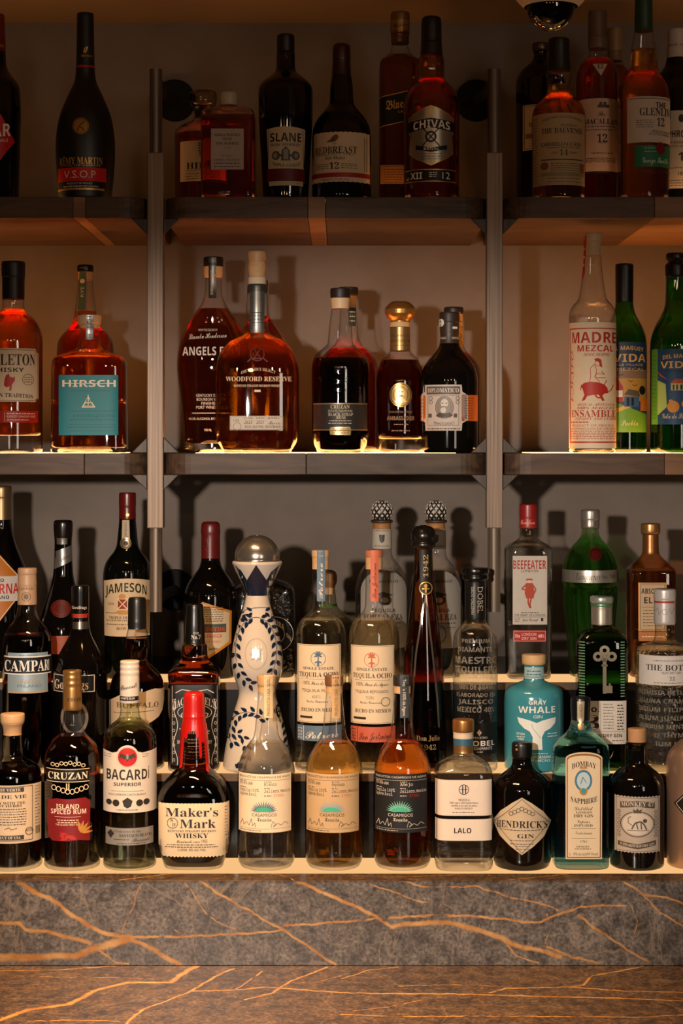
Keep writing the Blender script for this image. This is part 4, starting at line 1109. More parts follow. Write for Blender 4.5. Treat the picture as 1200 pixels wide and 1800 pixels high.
b = Bottle('liqueur_bottle', 'black cone-shaped liqueur bottle with silver sash and red wax seal', 111, 3.12, H3,
  [(914,14),(917,16.5),(925,17),(942,16),(948,15),(958,15),(1000,16.5),(1018,18.5),(1040,25),(1065,34),(1090,42),(1115,46),(1190,47)],
  [(914,948,'cap',pbr('140A07',.25))], shell=BLK, soft=20)
b.lab([(95,970),(95,1001),(127,986),(127,958)], foil('8E8A86'), [(ink('4A4642'),[T('si','Liqueur',99,124,980,8,0,0,-11)])], name='sash')
b.lab(R(100,118,946,957), foil('77726C'), name='neck_label')
b.lab(C(107,1070,18,16), pbr('4A120A',.3,name='red_wax'), [(pbr('6A1C10',.3,name='red_wax_relief'),[O(107,1070,13,1.5,11)])], name='wax_seal')
b.lab(R(92,121,1118,1150), ink('8A3A1C'), name='lower_label')

b = Bottle('whiskey_bottle', 'dark green whiskey bottle with red cap and tan arched label beside left post', 224, 3.135, H3,
  [(866,14),(868,15),(890,15),(891,14.5),(912,15),(913,14.5),(940,17),(960,19),(970,24),(980,33),(992,40),(1008,43),(1190,43)],
  [(866,912,'cap',pbr('5A0F0C',.3))], shell=opaque('060704'), soft=16)
top = [(182.5 + i * 82 / 12, 1017 + 5 * (i / 6 - 1) ** 2) for i in range(13)]
b.lab(top[::-1] + [(184,1119)] + [(184 + i * 80 / 6, 1119) for i in range(1,6)] + [(263,1119)], paper('C0A685'),
 [(ink('1A2A1E'),[T('b','JAMESON',186,257,1036,16,7)]),(ink('4A3A2A'),[T('sb','ESTD',191,201,1062,4),T('sb','TRIPLE DISTILLED',192,250,1086,5),T('sb','BOW STREET',205,250,1105,5)]+Gs(188,256,1091,1098,2,1.4)+Ln([(186,1078),(205,1078)],.8)),
  (ink('B07A30'),[C(215,1049,6,5),[(203,1076),(210,1080),(224,1080),(230,1076),(224,1073),(210,1073)]]),(ink('7A2418'),[R(207,224,1053,1071)]),(ink('D8B888'),[Ln([(207,1053),(224,1071)],1.6),Ln([(224,1053),(207,1071)],1.6),Fr(206.5,224.5,1052.5,1071.5,1)])])
b.lab([(215,914),(214,949),(228,949),(227,914)], paper('B8A080'), [(ink('4A3A2A'),[T('s','JAMESON',219,223,(918,944),0,0,1)])], name='neck_strip')
b.lab(C(221,955,10), foil('A08C6C'), [(ink('3E3020'),[O(221,955,8,1),C(221,955,4)])], name='neck_seal')
b.lab(C(224,905,3), GOLDINK, name='cap_mark')

b = Bottle('tequila_bottle', 'black tequila bottle sealed in dark red wax with orange hexagonal label', 370, 3.14, H3,
  [(917,13),(921,16.5),(935,17.5),(940,16.5),(980,16.5),(986,17),(998,20),(1012,31),(1026,41),(1040,46),(1060,47.5),(1190,47)],
  [(917,981,'wax_seal',pbr('5E1412',.35,name='dark_red_wax'))], shell=BLK)
b.lab([(356,1058),(340,1074),(340,1136),(366,1158),(406,1132),(407,1075)], ink('B0701E'), [(paper('B8A58A'),[[(357,1062),(344,1077),(344,1133),(366,1153),(402,1129),(403,1078)]]),(ink('3A4A44'),[R(345,397,1097,1112)]),(ink('B8451C'),[T('fr','Reserva',342,395,1104,11),T('b','DE LA FAMILIA',345,390,1118,6),T('b','EXTRA AÑEJO',352,388,1128,3.5)]),(ink('4A3A28'),[T('si','Cuervo',362,383,1140,6)]+Gs(354,392,1068,1092,7,1.3))])
b.ink(foil('8A5A48'),[Ln([(360,952),(364,946),(366,958),(361,966),(367,970)],1.2)],name='wax_stamp')

b = Bottle('tequila_bottle', 'square clear hammered glass bottle with round black label behind white ceramic bottle', 465, 3.16, H3,
  [(985,14),(987,15),(1000,15),(1002,13),(1012,14),(1018,24),(1024,42),(1034,51),(1046,53),(1190,53)],
  [(985,1001,'stopper',CORK)], sec=(7,.8,1036,8), shell=thin_glass('B8B4A8','55524A',.05,.9,110), liq=(1075,liquid((.55,.42,.30), bump=.5, bscale=110, name='hammered_glass_spirit'),1.5,6))
b.lab(C(484,1115,33), ink('0C0B0A'), [(WHITE,[T('b','URA',484,499,1098,9,0,0,9),T('b','ORI',503,511,1120,7,0,0,10),O(484,1115,31,.8),O(484,1115,16,.8)])])

b = Bottle('tequila_bottle', 'squat clear tequila bottle with round cork behind the blue-strip tequila bottle', 577, 3.16, H3,
  [(1002,8),(1005,13),(1014,15.5),(1024,15),(1031,11),(1040,12),(1046,13),(1060,14),(1070,18),(1078,30),(1088,40),(1104,44),(1190,44)],
  [(1002,1032,'stopper',pbr('8A5C34',.55,var=.2,vscale=120)),(1032,1044,'cork',CORK)], shell=thin_glass('E4E4D4','7C8068'), liq=(1084,PALE))
b.patch('ribbon', R(562,592,1062,1069), ink('3E5A2C'))

def agave_stopper(b, cy, r):
    """round stopper with a diamond lattice of pale scales"""
    k = b.k
    V, Fc = [], []
    hz = (YH - cy) * k - b.base
    for j in range(7):
        el = -1.15 + j * 2.5 / 7
        for i in range(11):
            az = 2 * math.pi * (i + .5 * (j % 2)) / 11
            def pt(da, de, rr):
                a, e = az + da, el + de
                return (rr * k * math.cos(e) * math.sin(a), -rr * k * math.cos(e) * math.cos(a), hz + rr * k * math.sin(e))
            n = len(V)
            da, de = .27, .33
            V += [pt(0, de, r), pt(-da, 0, r), pt(0, -de, r), pt(da, 0, r), pt(0, .02, r * 1.09)]
            Fc += [(n, n+1, n+4), (n+1, n+2, n+4), (n+2, n+3, n+4), (n+3, n, n+4)]
    st = [c for c in b.root.children if c.name.startswith('stopper')][0]
    o = link('scales', mesh('scales', V, Fc), pbr('C9BDB0',.35,name='white_glaze'), st)
    tag(o, kind='stuff')
for cx, lab_, yb in ((671, 'clear tequila bottle with pale agave-heart stopper behind salmon-strip bottle', 0), (766, 'clear tequila bottle with pale agave-heart stopper behind tall brown tapered bottle', 0)):
    b = Bottle('tequila_bottle', lab_, cx, 3.15, H3,
      [(880,6),(884,13),(892,18),(899,19.3),(907,17.5),(913,13),(914,19.5),(918,19.5),(919,15.5),(928,15.5),(930,17),(964,18),(965,16.5),(978,18),(988,26),(1000,36),(1016,43),(1034,46.5),(1190,46)],
      [(880,914,'stopper',pbr('1E1A18',.4)),(914,919,'stopper_rim',pbr('3A2A1E',.5)),(919,929,'cork',pbr('A06A34',.6)),(929,964,'neck_label',paper('B0A494'))], shell=GLASS, liq=(1000,CLEAR), soft=10,
      group='clear tequila bottles with agave-heart stoppers')
    agave_stopper(b, 898.5, 18.6)
    arch = [(cx - 37, 1140), (cx + 43, 1140), (cx + 43, 1040)] + [(cx + 3 + 40 * math.cos(t), 1040 - 38 * math.sin(t)) for t in np.linspace(0.15, math.pi - .15, 12)] + [(cx - 37, 1040)]
    b.lab(arch, paper('8E877E'), [(ink('3A3632'),[T('sb','FORTALEZA',cx-32,cx+36,1085,10),T('b','TEQUILA',cx-18,cx+24,1073,6),T('sb','LOS ABUELOS',cx-22,cx+28,1022,5),C(cx+5,1055,12,9),[(cx-14,1046),(cx+2,1040),(cx+20,1046),(cx+4,1050)],O(cx+3,1115,15,1.4,17),Gs(cx-28,cx+34,1096,1104,2,1.4)]),(paper('8E877E'),[C(cx+5,1055,7,5)])])
    b.ink(ink('3A3632'),[[(cx-5,940),(cx+5,940),(cx+4,951),(cx,955),(cx-4,951)],G(cx-13,cx+13,933,1),G(cx-13,cx+13,960,1)])

b = Bottle('gin_bottle', 'clear square gin bottle with red cap and white label with red figure', 928, 3.13, H3,
  [(886,14.5),(888,15.5),(910,15.5),(911,15),(928,15.5),(929,14),(942,14.5),(948,18),(953,27),(959,37),(965,41),(975,41),(1100,40),(1195,38)],
  [(886,911,'cap',pbr('8A1A18',.35)),(911,928,'cap_band',pbr('9A2420',.4))], sec=(5,.95,962,12), shell=GLASS, liq=(950,CLEAR), soft=6)
b.lab(R(901,961,977,1098), paper('BDB0A2'), [(ink('A02018'),[T('b','BEEFEATER',902,959,992.5,15)]),(INK,[T('b','LONDON',916,945,1003.5,4.5),T('b','THE HEART OF LONDON',904,957,1081,4),G(916,946,1077,1.4),T('sc','James Burrough',918,945,1089,5),G(905,914,1088,1.2),G(905,914,1092,1.2),R(950,954,1086,1092),R(903,959,1084.5,1085)]),
 (ink('A83A20'),[[(926,1017),(934,1017),(937,1020),(923,1020)],[(924,1025),(936,1025),(939,1043),(937,1052),(925,1052),(922,1043)],Ln([(924,1028),(917,1035),(923,1037)],2.6),Ln([(936,1028),(941,1036),(939,1042)],2.4),Ln([(928,1052),(928,1060),(931,1068)],2.6),Ln([(933,1052),(931,1061),(932,1069)],2.6)]),(ink('D8B090'),[C(930,1022,2.6)])])
b.lab(R(902,959,1108,1128), ink('A02018'), [(ink('E0C8B4'),[T('b','LONDON',917,942,1115,5),T('b','DRY GIN',917,942,1122,5),T('b','1 litre',905,914,1118,6),T('b','40%',945,956,1118,6)]+Fr(903,958,1109,1127,.5))], name='lower_label')
b.ink(ink('D8A888'),[T('sc','London',915,939,918,7)])

def fluted(b, n, depth, y0, y1):
    old = b.ring
    def ring(y, w):
        x, yy = old(y, w)
        t = max(0, min(1, (y - y0) / 6)) * max(0, min(1, (y1 - y) / 6))
        a = np.linspace(0, 2 * np.pi, b.n, endpoint=False)
        m = 1 - depth * t * np.abs(np.sin(a * n / 2)) 
        return x * m, yy * m
    b.ring = ring
TQ = [(896,15.5),(898,17),(913,17),(914,16),(927,16.5),(928,15),(942,16),(950,22),(958,30),(968,38),(982,45),(1000,49),(1026,49),(1030,46.5),(1042,48.5),(1080,46),(1130,41),(1192,36)]
b = Bottle('gin_bottle', 'green fluted gin bottle with silver cap, silver band and red seal', 1037, 3.15, H3, TQ,
  [(896,914,'cap',foil('A8A098')),(914,927,'cap_band',foil('9A9088'))])
b.n = 96; fluted(b, 16, .05, 1034, 1230)
rows = b.foot_rows(b.crop(927, b.yb), 5, 3)
link('glass_body', b.lathe('glass_body', rows, lip=.4), GREEN, b.root)
b.lab(R(986,1088,1003,1025), foil('A9A096'), [(ink('3A342E'),[T('sl','Tanqueray',1011,1056,1014,11),T('s','No. TEN',1058,1080,1014,7)])], name='band_label')
b.lab(C(1046,974,11.5,12), pbr('4A100C',.3,name='dark_red_wax_seal'), [(pbr('2A0806',.3,name='dark_red_wax_relief'),[O(1046,974,9,1.2,9.5)])], name='wax_seal')

b = Bottle('vodka_bottle', 'square copper-tinted bottle with copper cap and gold framed label', 1143, 3.16, H3,
  [(920,16),(922,17),(938,17),(939,13.5),(941,14),(972,14.5),(978,18),(986,27),(994,37),(1004,41),(1195,41)],
  [(920,938,'cap',foil('B07C4C')),(938,973,'neck_foil',foil('9A6038'))], sec=(6,1,1000,8), shell=thin_glass('F0C8A0','A86A3C'), liq=(1001,liquid((.90,.58,.34), name='copper_tinted_spirit')), soft=7)
b.lab(R(1122,1171,1024,1110), paper('B89A78'), [(foil('B0743A'),Fr(1122,1171,1024,1110,2)),(INK,[T('b','ABSOLUT',1127,1167,1039,9),T('b','ELYX',1132,1166,1055,11),R(1128,1165,1067,1067.6)]+Gs(1130,1164,1073,1100,6,1)+Fr(1125.5,1167.5,1027.5,1106.5,.6))])
b.lab(R(1122,1171,1111,1127), ink('A86834'), [(CREAM,[G(1128,1165,1119,1.4)])], name='lower_label')

# ================================================================ second step
b = Bottle('bitter_liqueur_bottle', 'dark red bitter bottle with pale blue and black labels and tan cap', 48, 3.01, H2,
  [(998,16),(1000,17),(1008,17),(1009,16),(1028,17),(1029,16.5),(1062,17),(1063,16.5),(1078,18),(1090,22),(1100,31),(1110,39),(1122,43),(1350,44)],
  [(998,1062,'cap',pbr('A8876A',.45))], shell=GLASS, liq=(1115,CAMPARI_RED), soft=12)
b.lab(R(14,84,1148,1219), pbr('8CA0AA',.4,metal=.25,name='pale_blue_foil'), [(ink('14161A'),[[(7.5,1157),(90,1155),(90,1185),(7.5,1185)]]),(ink('D6D2CC'),[T('sb','CAMPARI',9,88,1171,19),R(8,90,1154,1156),R(8,90,1184,1186)]),(ink('54687A'),[T('s','MILANO',31,72,1206,5),G(34,66,1152,1.2)]),(ink('A8886A'),[T('sc','bitter',35,71,1197,9),R(15,84,1216,1218.5)])])
b.ink(ink('6A523C'),[T('b','CAMPARI',33,58,1035,4.5),O(46,1049,8,1),C(46,1049,4,5)])

b = Bottle('rum_bottle', 'black sloping rum bottle with white framed black label and red neck ring', 141, 3.01, H2,
  [(1029,14.5),(1031,15.5),(1050,15.5),(1075,15.5),(1088,15),(1100,16),(1112,18),(1124,23),(1138,31),(1155,40),(1172,46),(1190,48),(1350,48)],
  [(1029,1088,'cap',pbr('0C0907',.2))], shell=BLK, soft=18)
b.ink(ink('C8B8A8'),[T('sb','Goslings',127,152,1068,5)])
b.patch('neck_ring', R(124,158,1079,1086), ink('9A2A1C'))
b.patch('neck_foil', R(124,158,1093,1106), foil('5E5852'))
b.lab(R(95,166,1187,1217), ink('0C0A09'), [(ink('C6B6A4'),[T('sb','Goslings',97,155,1204,16)]+Fr(95,166,1187,1217,1.2))])
b.lab(C(131,1262,25,32), ink('12100E'), [(ink('6E655C'),[O(131,1262,24,5,30)])], name='ring_emblem')

b = Bottle('bourbon_bottle', 'dark bourbon bottle with torn cream label behind the white capped rum', 241, 3.01, H2,
  [(1050,14),(1053,15.5),(1062,16),(1090,16),(1091,16.5),(1104,16),(1106,16.5),(1112,18),(1128,21.5),(1142,21.5),(1156,17.5),(1164,19),(1172,28),(1184,40),(1198,46.5),(1214,48.5),(1350,48)],
  [(1050,1105,'cap',pbr('15130F',.35))], shell=GLASS, liq=(1121,liquid((.22,.03,.003), L=.06, name='dark_bourbon', thru=.12)), soft=9)
rt = random.Random(5)
torn = [(190,1250),(191,1236),(196,1232),(205,1226),(212,1222),(222,1218),(232,1216),(242,1214),(252,1217),(262,1214),(272,1212),(282,1214),(289,1213),(288,1236),(285,1252),(279,1262),(270,1268),(262,1272),(254,1281),(244,1284),(236,1290),(226,1290),(216,1296),(205,1296),(196,1300),(190,1290)]
b.lab(torn, paper('B39C80'), [(ink('5E4C3A'),[T('sb','BUFFALO',205,278,1240,9),Ln([(200,1254),(270,1250)],1)])])

b = Bottle('whiskey_bottle', 'square black-label whiskey bottle with white filigree behind the red wax bottle', 342, 3.005, H2,
  [(1062,14),(1065,15),(1076,15.5),(1100,17.5),(1130,18),(1132,21),(1134,22),(1152,22.5),(1156,23.5),(1162,27),(1170,36),(1177,44),(1186,45.5),(1198,43.5,3),(1203,45,3),(1350,45)],
  [(1062,1131,'cap',pbr('0B0908',.3))], sec=(6,1,1174,10), shell=GLASS, liq=(1133,DEEP), soft=5)
jd = []
for i in range(9):
    y = 1228 + i * 13
    for sx in (-1, 1):
        jd += Ln([(342 + sx * (33 + 3.5 * math.sin(i * 1.3 + u * 1.3)), y + 13 * u) for u in (0, .33, .66, 1)], 1.1) + O(342 + sx * 36, y + 4, 2.2, .7, 3, 8)
b.lab(R(299.5,385,1204,1346), ink('0B0A0A'), [(ink('BDB4AA'),[T('sb',"JACK DANIEL'S",306,379,1235,13,12),T('b','OLD No.7',318,366,1256,8,4),T('sb','Tennessee',316,368,1285,10),T('b','SOUR MASH WHISKEY',312,372,1304,6)]+jd+O(342,1252,30,1,14)+Ln([(309,1218),(320,1212),(342,1216),(364,1212),(375,1218)],1.4)+Ln([(303,1206),(303,1342)],.6)+Ln([(381,1206),(381,1342)],.6)+Gs(316,368,1318,1336,4,1.4))])
b.ink(ink('C6BCB0'),[T('sb','No.7',336,352,1120,7),T('s','OLD',340,349,1113,3.5)])

# white ceramic bottle
CER = pbr('BFB3A6', .12, coat=.6, name='white_glazed_ceramic'); NAVY = pbr('131F33', .15, coat=.6, name='navy_glaze')
b = Bottle('tequila_bottle', 'tall white ceramic bottle painted with navy leaf wreaths and silver ball stopper', 452, 3.0, H2,
  [(940,4),(942,14),(949,26),(958,34),(968,38.5),(978,40),(985,39),(986,43),(989,44.5),(993,43),(1002,39),(1014,33),(1028,26),(1040,21),(1046,19.5),(1050,20.5),(1066,23.5),(1082,29),(1100,35),(1120,40),(1145,44.5),(1165,46),(1180,44),(1196,38.5),(1210,33.5),(1218,32.5),(1228,34),(1246,40),(1270,47),(1300,54),(1325,58.5),(1346,61),(1358,59)],
  [(940,985.5,'stopper',pbr('B4ACA2',.2,metal=.9,name='polished_silver'))], shell=CER, soft=20, body='ceramic_body')
pet = [(414,1000)]
pt = []
for i, xc in enumerate((420, 452, 484)):
    pt.append([(xc - 18 if i else 413, 1020), (xc - 10 if i else 414, 1006), (xc, 994), (xc + 10, 1006), (xc + 18, 1020)])
b.patch('painted_crown', [R(421,483,1020,1047.5)] + [[(424 + 0,1020),(418,1006),(413.5,995),(424,1004),(434,1020)], [(434,1020),(441,1008),(450,993),(460,1008),(468,1020)], [(468,1020),(476,1006),(490,995),(485,1008),(480,1020)]], NAVY)
def wreath(cx, cy, rx, ry, a0, a1, n, l, w):
    out = []
    for i in range(n):
        a = a0 + (a1 - a0) * i / (n - 1)
        x, y = cx + rx * math.cos(a), cy - ry * math.sin(a)
        tx, ty = -rx * math.sin(a), -ry * math.cos(a)
        if a1 < a0: tx, ty = -tx, -ty
        g = math.atan2(ty, tx)
        ox, oy = math.cos(g + math.pi / 2) * 1.5, math.sin(g + math.pi / 2) * 1.5
        out += [leaf(x + ox, y + oy, g + .62, l, w * .72), leaf(x - ox, y - oy, g - .62, l, w * .72)]
    return out
def stem(cx, cy, rx, ry, a0, a1, w, n=16):
    return Ln([(cx + rx * math.cos(a0 + (a1 - a0) * i / n), cy - ry * math.sin(a0 + (a1 - a0) * i / n)) for i in range(n + 1)], w)
BL = pbr('2A4058', .15, coat=.6, name='blue_glaze')
b.ink(BL, stem(450,1145,36,60,1.45,-1.9 + 6.283 - .9,1) + stem(450,1145,36,60,1.7,-1.0 - .1,1) + stem(458,1078,30,10,.4,3.0,1) + stem(436,1290,34,38,.7,3.7,1) + stem(470,1310,36,70,1.2,-.6,1), name='painted_stem')
b.ink(NAVY, wreath(450,1145,36,60,1.75,4.4,10,13.5,9) + wreath(450,1145,36,60,1.35,-1.1,10,13.5,9) + wreath(452,1084,26,9,1.9,3.2,3,12,8) + wreath(456,1084,26,9,1.2,.0,3,12,8)
   + wreath(440,1290,34,38,.6,3.6,9,13,9) + wreath(418,1322,16,30,1.6,-.8,5,12,8) + wreath(470,1310,36,70,1.2,-.5,9,13,9) + [leaf(420,1352,-1.57,12,9),leaf(420,1352,-2.3,10,7),leaf(420,1352,-.85,10,7)], name='painted_leaf')
b.ink(pbr('B4A494',.12,coat=.6,name='recess_glaze'), O(450,1149,20,2,28), name='oval_recess')
b.ink(pbr('A89C90',.3,metal=.8,name='silver_emblem'), [leaf(450,1149,math.radians(a),13,7) for a in (45,135,225,315)] + [leaf(450,1149,math.radians(a),11,4) for a in (0,90,180,270)] + [C(450,1149,4)], name='metal_emblem', off=.0015)

OCHO = [(967,14.5),(968,15.5),(978,15.5),(979,14.5),(995,14.5),(1000,14.5),(1060,15),(1072,17),(1080,24),(1088,34),(1098,41),(1110,44.5),(1130,45.5),(1340,45)]
for cx, col, col2, st, place, wrd, jm, liqm, dy in ((563,'5E7486','566A7C','3A5A78','blue','PLATA','Potrero',CLEAR,0),(657,'C8684C','B4563E','B85A38','salmon','REPOSADO','San Jerónimo',PALE,2)):
    b = Bottle('tequila_bottle', f'tall clear tequila bottle with cream label and {place} neck strip on second tier', cx, 3.0, H2,
      OCHO, [(967,979,'stopper',WOODCAP if place == 'blue' else pbr('B86E50',.5)),(979,1000,'cork',CORK)], shell=GLASS, liq=(1088,liqm), group=None)
    xl = cx - 40; xr = cx + 35
    b.lab(R(xl,xr,1133+dy,1271+dy), paper('D2BC9E'), [(ink('2E261E'),[T('sb','SINGLE ESTATE',xl+10,xr-12,1175+dy,5),T('sb','TEQUILA OCHO',xl+4,xr-4,1186+dy,8),T('sc','100% Puro de Agave',xl+10,xr-10,1201+dy,6),T('s','TEQUILA '+wrd,xl+8,xr-10,1214+dy,5),T('sb','HECHO EN MEXICO',xl+7,xr-6,1248+dy,6),T('mo','62371' if place == 'blue' else '71391',xl+26,xl+40,1225+dy,4.5),T('sc','Carlos Camarena',xl+16,xr-22,1233+dy,4),R(xl+5,xl+26,1259+dy,1263+dy)]+Fr(xl+1.5,xr-1.5,1134.5+dy,1269.5+dy,.5)+Ln([(xl+7,1194+dy),(xr-7,1194+dy)],.4)),
       (ink(st),O(xl+36,1158+dy,13,.8,13)+Ln([(xl+36,1150+dy),(xl+36,1172+dy)],2.2)+[leaf(xl+36,1152+dy,math.radians(a),8,3) for a in (-150,-110,-70,-30,20,160)]+[leaf(xl+36,1162+dy,math.radians(a),8,2.5) for a in (30,80,100,150)]),(ink('6A5A4A'),O(xr-15,1232+dy,8,1.2) if place != 'blue' else [R(xr-20,xr-18,1225+dy,1226+dy)])])
    b.lab(R(xl,xr+2,1276+dy,1303+dy), ink(col2), [(ink('D8CCB8' if place == 'blue' else '3A1C14'),[T('sc',jm,xl+14,xr-4,1292+dy,12,0,0,-2),T('mo','2023',xl+2,xl+8,(1280+dy,1300+dy),0,0,1)]+Ln([(xl+11,1277+dy),(xl+11,1302+dy)],.8))], name='lower_label')
    b.lab([(cx-6,967),(cx-6,1057),(cx+8,1057),(cx+8,967)], ink(col), [(ink('D8C8B0' if place == 'blue' else '6A2A1A'),[T('sc',jm,cx-3,cx+4,(990,1052),0,0,1)])], name='neck_strip')

b = Bottle('tequila_bottle', 'tall brown tapered tequila bottle with black knob stopper', 744, 3.0, H2,
  [(923,6),(926,15),(932,20),(940,22.5),(948,21.5),(953,18.5),(954,21.5),(961,21.5),(962,17),(964,15.5),(1000,17),(1040,20.5),(1082,25.5),(1130,31),(1180,35.5),(1240,39),(1345,41)],
  [(923,954,'stopper',pbr('17110E',.25)),(954,962,'stopper_rim',pbr('1A1310',.3))], shell=thin_glass('C8946A','5A2A10'), liq=(1090,liquid((.34,.06,.008), L=.06, name='brown_glass_tequila', thru=.15),1,6), soft=14)
b.lab([(736,966),(738,1028),(757,1028),(758,966)], ink('1A130E'), [(ink('A89060'),[T('sb','1942',744,752,(975,1015),0,0,1)])], name='neck_strip')
b.lab(C(748,1034,12), ink('12100D'), [(GOLDINK,O(748,1034,11.5,1.6)+[R(746.5,749.5,1026,1042),R(742,754,1034,1036),C(748,1030,3)])], name='medallion')
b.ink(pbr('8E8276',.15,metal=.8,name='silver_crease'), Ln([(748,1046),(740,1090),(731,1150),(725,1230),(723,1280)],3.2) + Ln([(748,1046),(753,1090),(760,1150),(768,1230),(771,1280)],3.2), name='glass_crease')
b.ink(ink('8A6E44'),[T('sb','Don Julio',732,772,1298,9),T('sb','1942',738,766,1314,9)])

b = Bottle('tequila_bottle', 'clear embossed tequila bottle with black cap and black base label', 835, 2.992, H2,
  [(998,23),(1000,24.5),(1007,24.5),(1010,22),(1014,23.5),(1018,23),(1020,19),(1022,18.5),(1085,18.5),(1090,18),(1094,19.5),(1101,27),(1110,35),(1120,38.5),(1135,39.5),(1345,39)],
  [(998,1021,'cap',pbr('0D0B0A',.25)),(1021,1088,'neck_sleeve',pbr('141210',.3))], shell=thin_glass('FFFFFF','8A8A80',.02,.25,160), liq=(1098,liquid((.985,.975,.95), name='clear_tequila', thru=.75),2,10), soft=7)
b.lab(R(797,873,1272,1327), ink('0E0D0D'), [(ink('C8BEB2'),[T('b','DOBEL',819,868,1307,9),T('b','MAESTRO',832,856,1297,3.5),T('b','DIAMANTE',833,864,1316,5),[(842,1282),(846,1288),(842,1294),(838,1288)],G(838,850,1322,1.4)])])
EMB = frosted('B4A998', .38)
b.ink(EMB,[T('b','DIAMANTE',806,864,1142,8),T('b','MAESTRO',801,872,1161,12),T('b','TEQUILERO',800,872,1178,12),T('b','TEQUILA',808,868,1192,9),T('b','100% DE AGAVE',806,866,1208,8),T('b','ELABORADO EN',803,869,1222,7),T('b','JALISCO',806,866,1234,8),T('b','MEXICO 40%',804,868,1248,9),T('b','PREMIUM',812,860,1127,7)], name='raised_lettering')
b.ink(ink('A89C8E'),[T('b','DOBEL',839,848,(1032,1078),0,0,-1),T('s','MAESTRO DOBEL',828,833,(1030,1080),0,0,1)])

b = Bottle('gin_bottle', 'turquoise gin bottle with white whale tail and pale cork stopper', 938, 3.0, H2,
  [(1150,20),(1152,21),(1167,21),(1168,16.5),(1172,17.5),(1194,17.5),(1197,20,6),(1202,34),(1208,46),(1218,51.5),(1232,52.5),(1345,52)],
  [(1150,1168,'stopper',pbr('C8A070',.6,var=.12,vscale=150)),(1168,1194,'neck',pbr('347C8A',.2,coat=.5))], shell=pbr('3A8492',.18,coat=.7,name='turquoise_glaze'), soft=9)
b.lab(R(922,955,1173,1194), paper('9AB0B0'), [(ink('2A5A66'),[G(926,950,1180,1.8),G(926,950,1186,1.8),R(922,955,1190,1190.8)])], name='neck_label')
b.ink(ink('D4D6D0'),[T('b','GRAY',929,960,1235,7.5),T('b','WHALE',911,975,1248,11.5),T('b','GIN',937,953,1260,5.5),
  [(909,1262),(912,1272),(921,1281),(931,1286),(936,1296),(935,1318),(953,1318),(952,1296),(957,1286),(967,1281),(975,1272),(976,1262),(964,1264),(952,1267),(943,1271),(932,1267),(920,1264)],
  T('s','FIFTEEN',908,922,1291,4),T('s','WEEK',910,921,1300,4),G(908,922,1296,1.2),G(962,978,1290,1.4),G(962,978,1295,1.4),T('b','CALIFORNIAN',925,967,1331,5),T('b','BOTANICALS',927,966,1337,4.5),G(932,962,1325,1.2)])
b.ink(ink('7A98A0'),[Ln([(934,1272),(936,1280),(944,1290),(950,1298)],.9)], name='crack_line', off=.0007)

b = Bottle('gin_bottle', 'green glass gin bottle with silver key emblem and square white label', 1057, 3.005, H2,
  [(1048,19),(1050,20.5),(1058,20.5),(1059,19),(1065,19.5),(1066,18.5),(1097,18.5),(1098,18),(1104,22),(1109,31),(1115,39),(1124,43.5),(1140,44.5),(1345,43.5)],
  [(1048,1059,'cap',pbr('A0A498',.3,metal=.5)),(1059,1066,'cap_ring',pbr('5A7A5C',.35,metal=.4)),(1066,1097,'neck_foil',foil('B4A898'))], sec=(4.5,.8,1116,10), shell=thin_glass('7EA878','1E3A22'), liq=(1118,DKGREEN,1.5,6), soft=8)
b.lab([(1015,1232),(1015,1308),(1100,1308),(1100,1232)], paper('C2B8AC'), [(INK,[T('b','No.',1024,1053,1246,11),T('b','3',1028,1053,1270,26),T('b','LONDON DRY GIN',1022,1092,1293,6)]+Ln([(1055,1234),(1055,1285)],.5)+Ln([(1017,1286),(1098,1286)],.5)+Gs(1060,1078,1238,1280,9,1)+Gs(1084,1095,1240,1282,9,2)+G(1075,1096,1302,1.4))])
KEY = pbr('A69882', .28, metal=.85, name='pewter_key')
b.ink(KEY,[O(1062,1143,8.5,5,8.5),O(1051,1154,8.5,5,8.5),O(1074,1154,8.5,5,8.5),C(1062,1157,5,7),R(1059,1065,1157,1219),R(1057,1067,1168,1171),R(1065,1075,1205,1218),R(1069,1072,1201,1206)], name='key_emblem', off=.002)
b.ink(pbr('6A8A68',.15,spec=1,name='raised_green_glass'), [R(1016,1028,1128 + i * 5, 1130 + i * 5) for i in range(22)] + [R(1090,1097,1128 + i * 5, 1130 + i * 5) for i in range(20)], name='side_ribs')

b = Bottle('gin_bottle', 'clear textured gin bottle with white label 22 and white foil neck', 1168, 3.005, H2,
  [(1035,18),(1037,19.5),(1052,19.5),(1053,19),(1096,19),(1097,17),(1118,17),(1127,20),(1131,30),(1134,44),(1139,50),(1150,51.5),(1345,51)],
  [(1035,1097,'foil',pbr('BDB4AE',.35,metal=.3))], shell=HAMMERED, liq=(1139,liquid((.97,.96,.93), bump=1.0, bscale=140, name='textured_clear_gin', thru=.25),1.5,12), soft=5)
b.patch('foil_ring', R(1147,1189,1057,1060.5), ink('A03028'))
b.lab(R(1123,1214,1153,1205), paper('C4BAB2'), [(ink('2A2622'),[T('sb','THE BOTANIST',1136,1226,1174,10),T('s','22',1176,1186,1193,6),T('s','ISLAY DRY GIN',1163,1196,1183,4),G(1148,1200,1162,1),G(1148,1200,1201,1)])])
b.ink(ink('8A827C'),[Ln([(1152,1075),(1156,1068),(1158,1082),(1162,1072)],1),Ln([(1176,1070),(1180,1080),(1184,1068)],1),O(1168,1076,5,.8)])
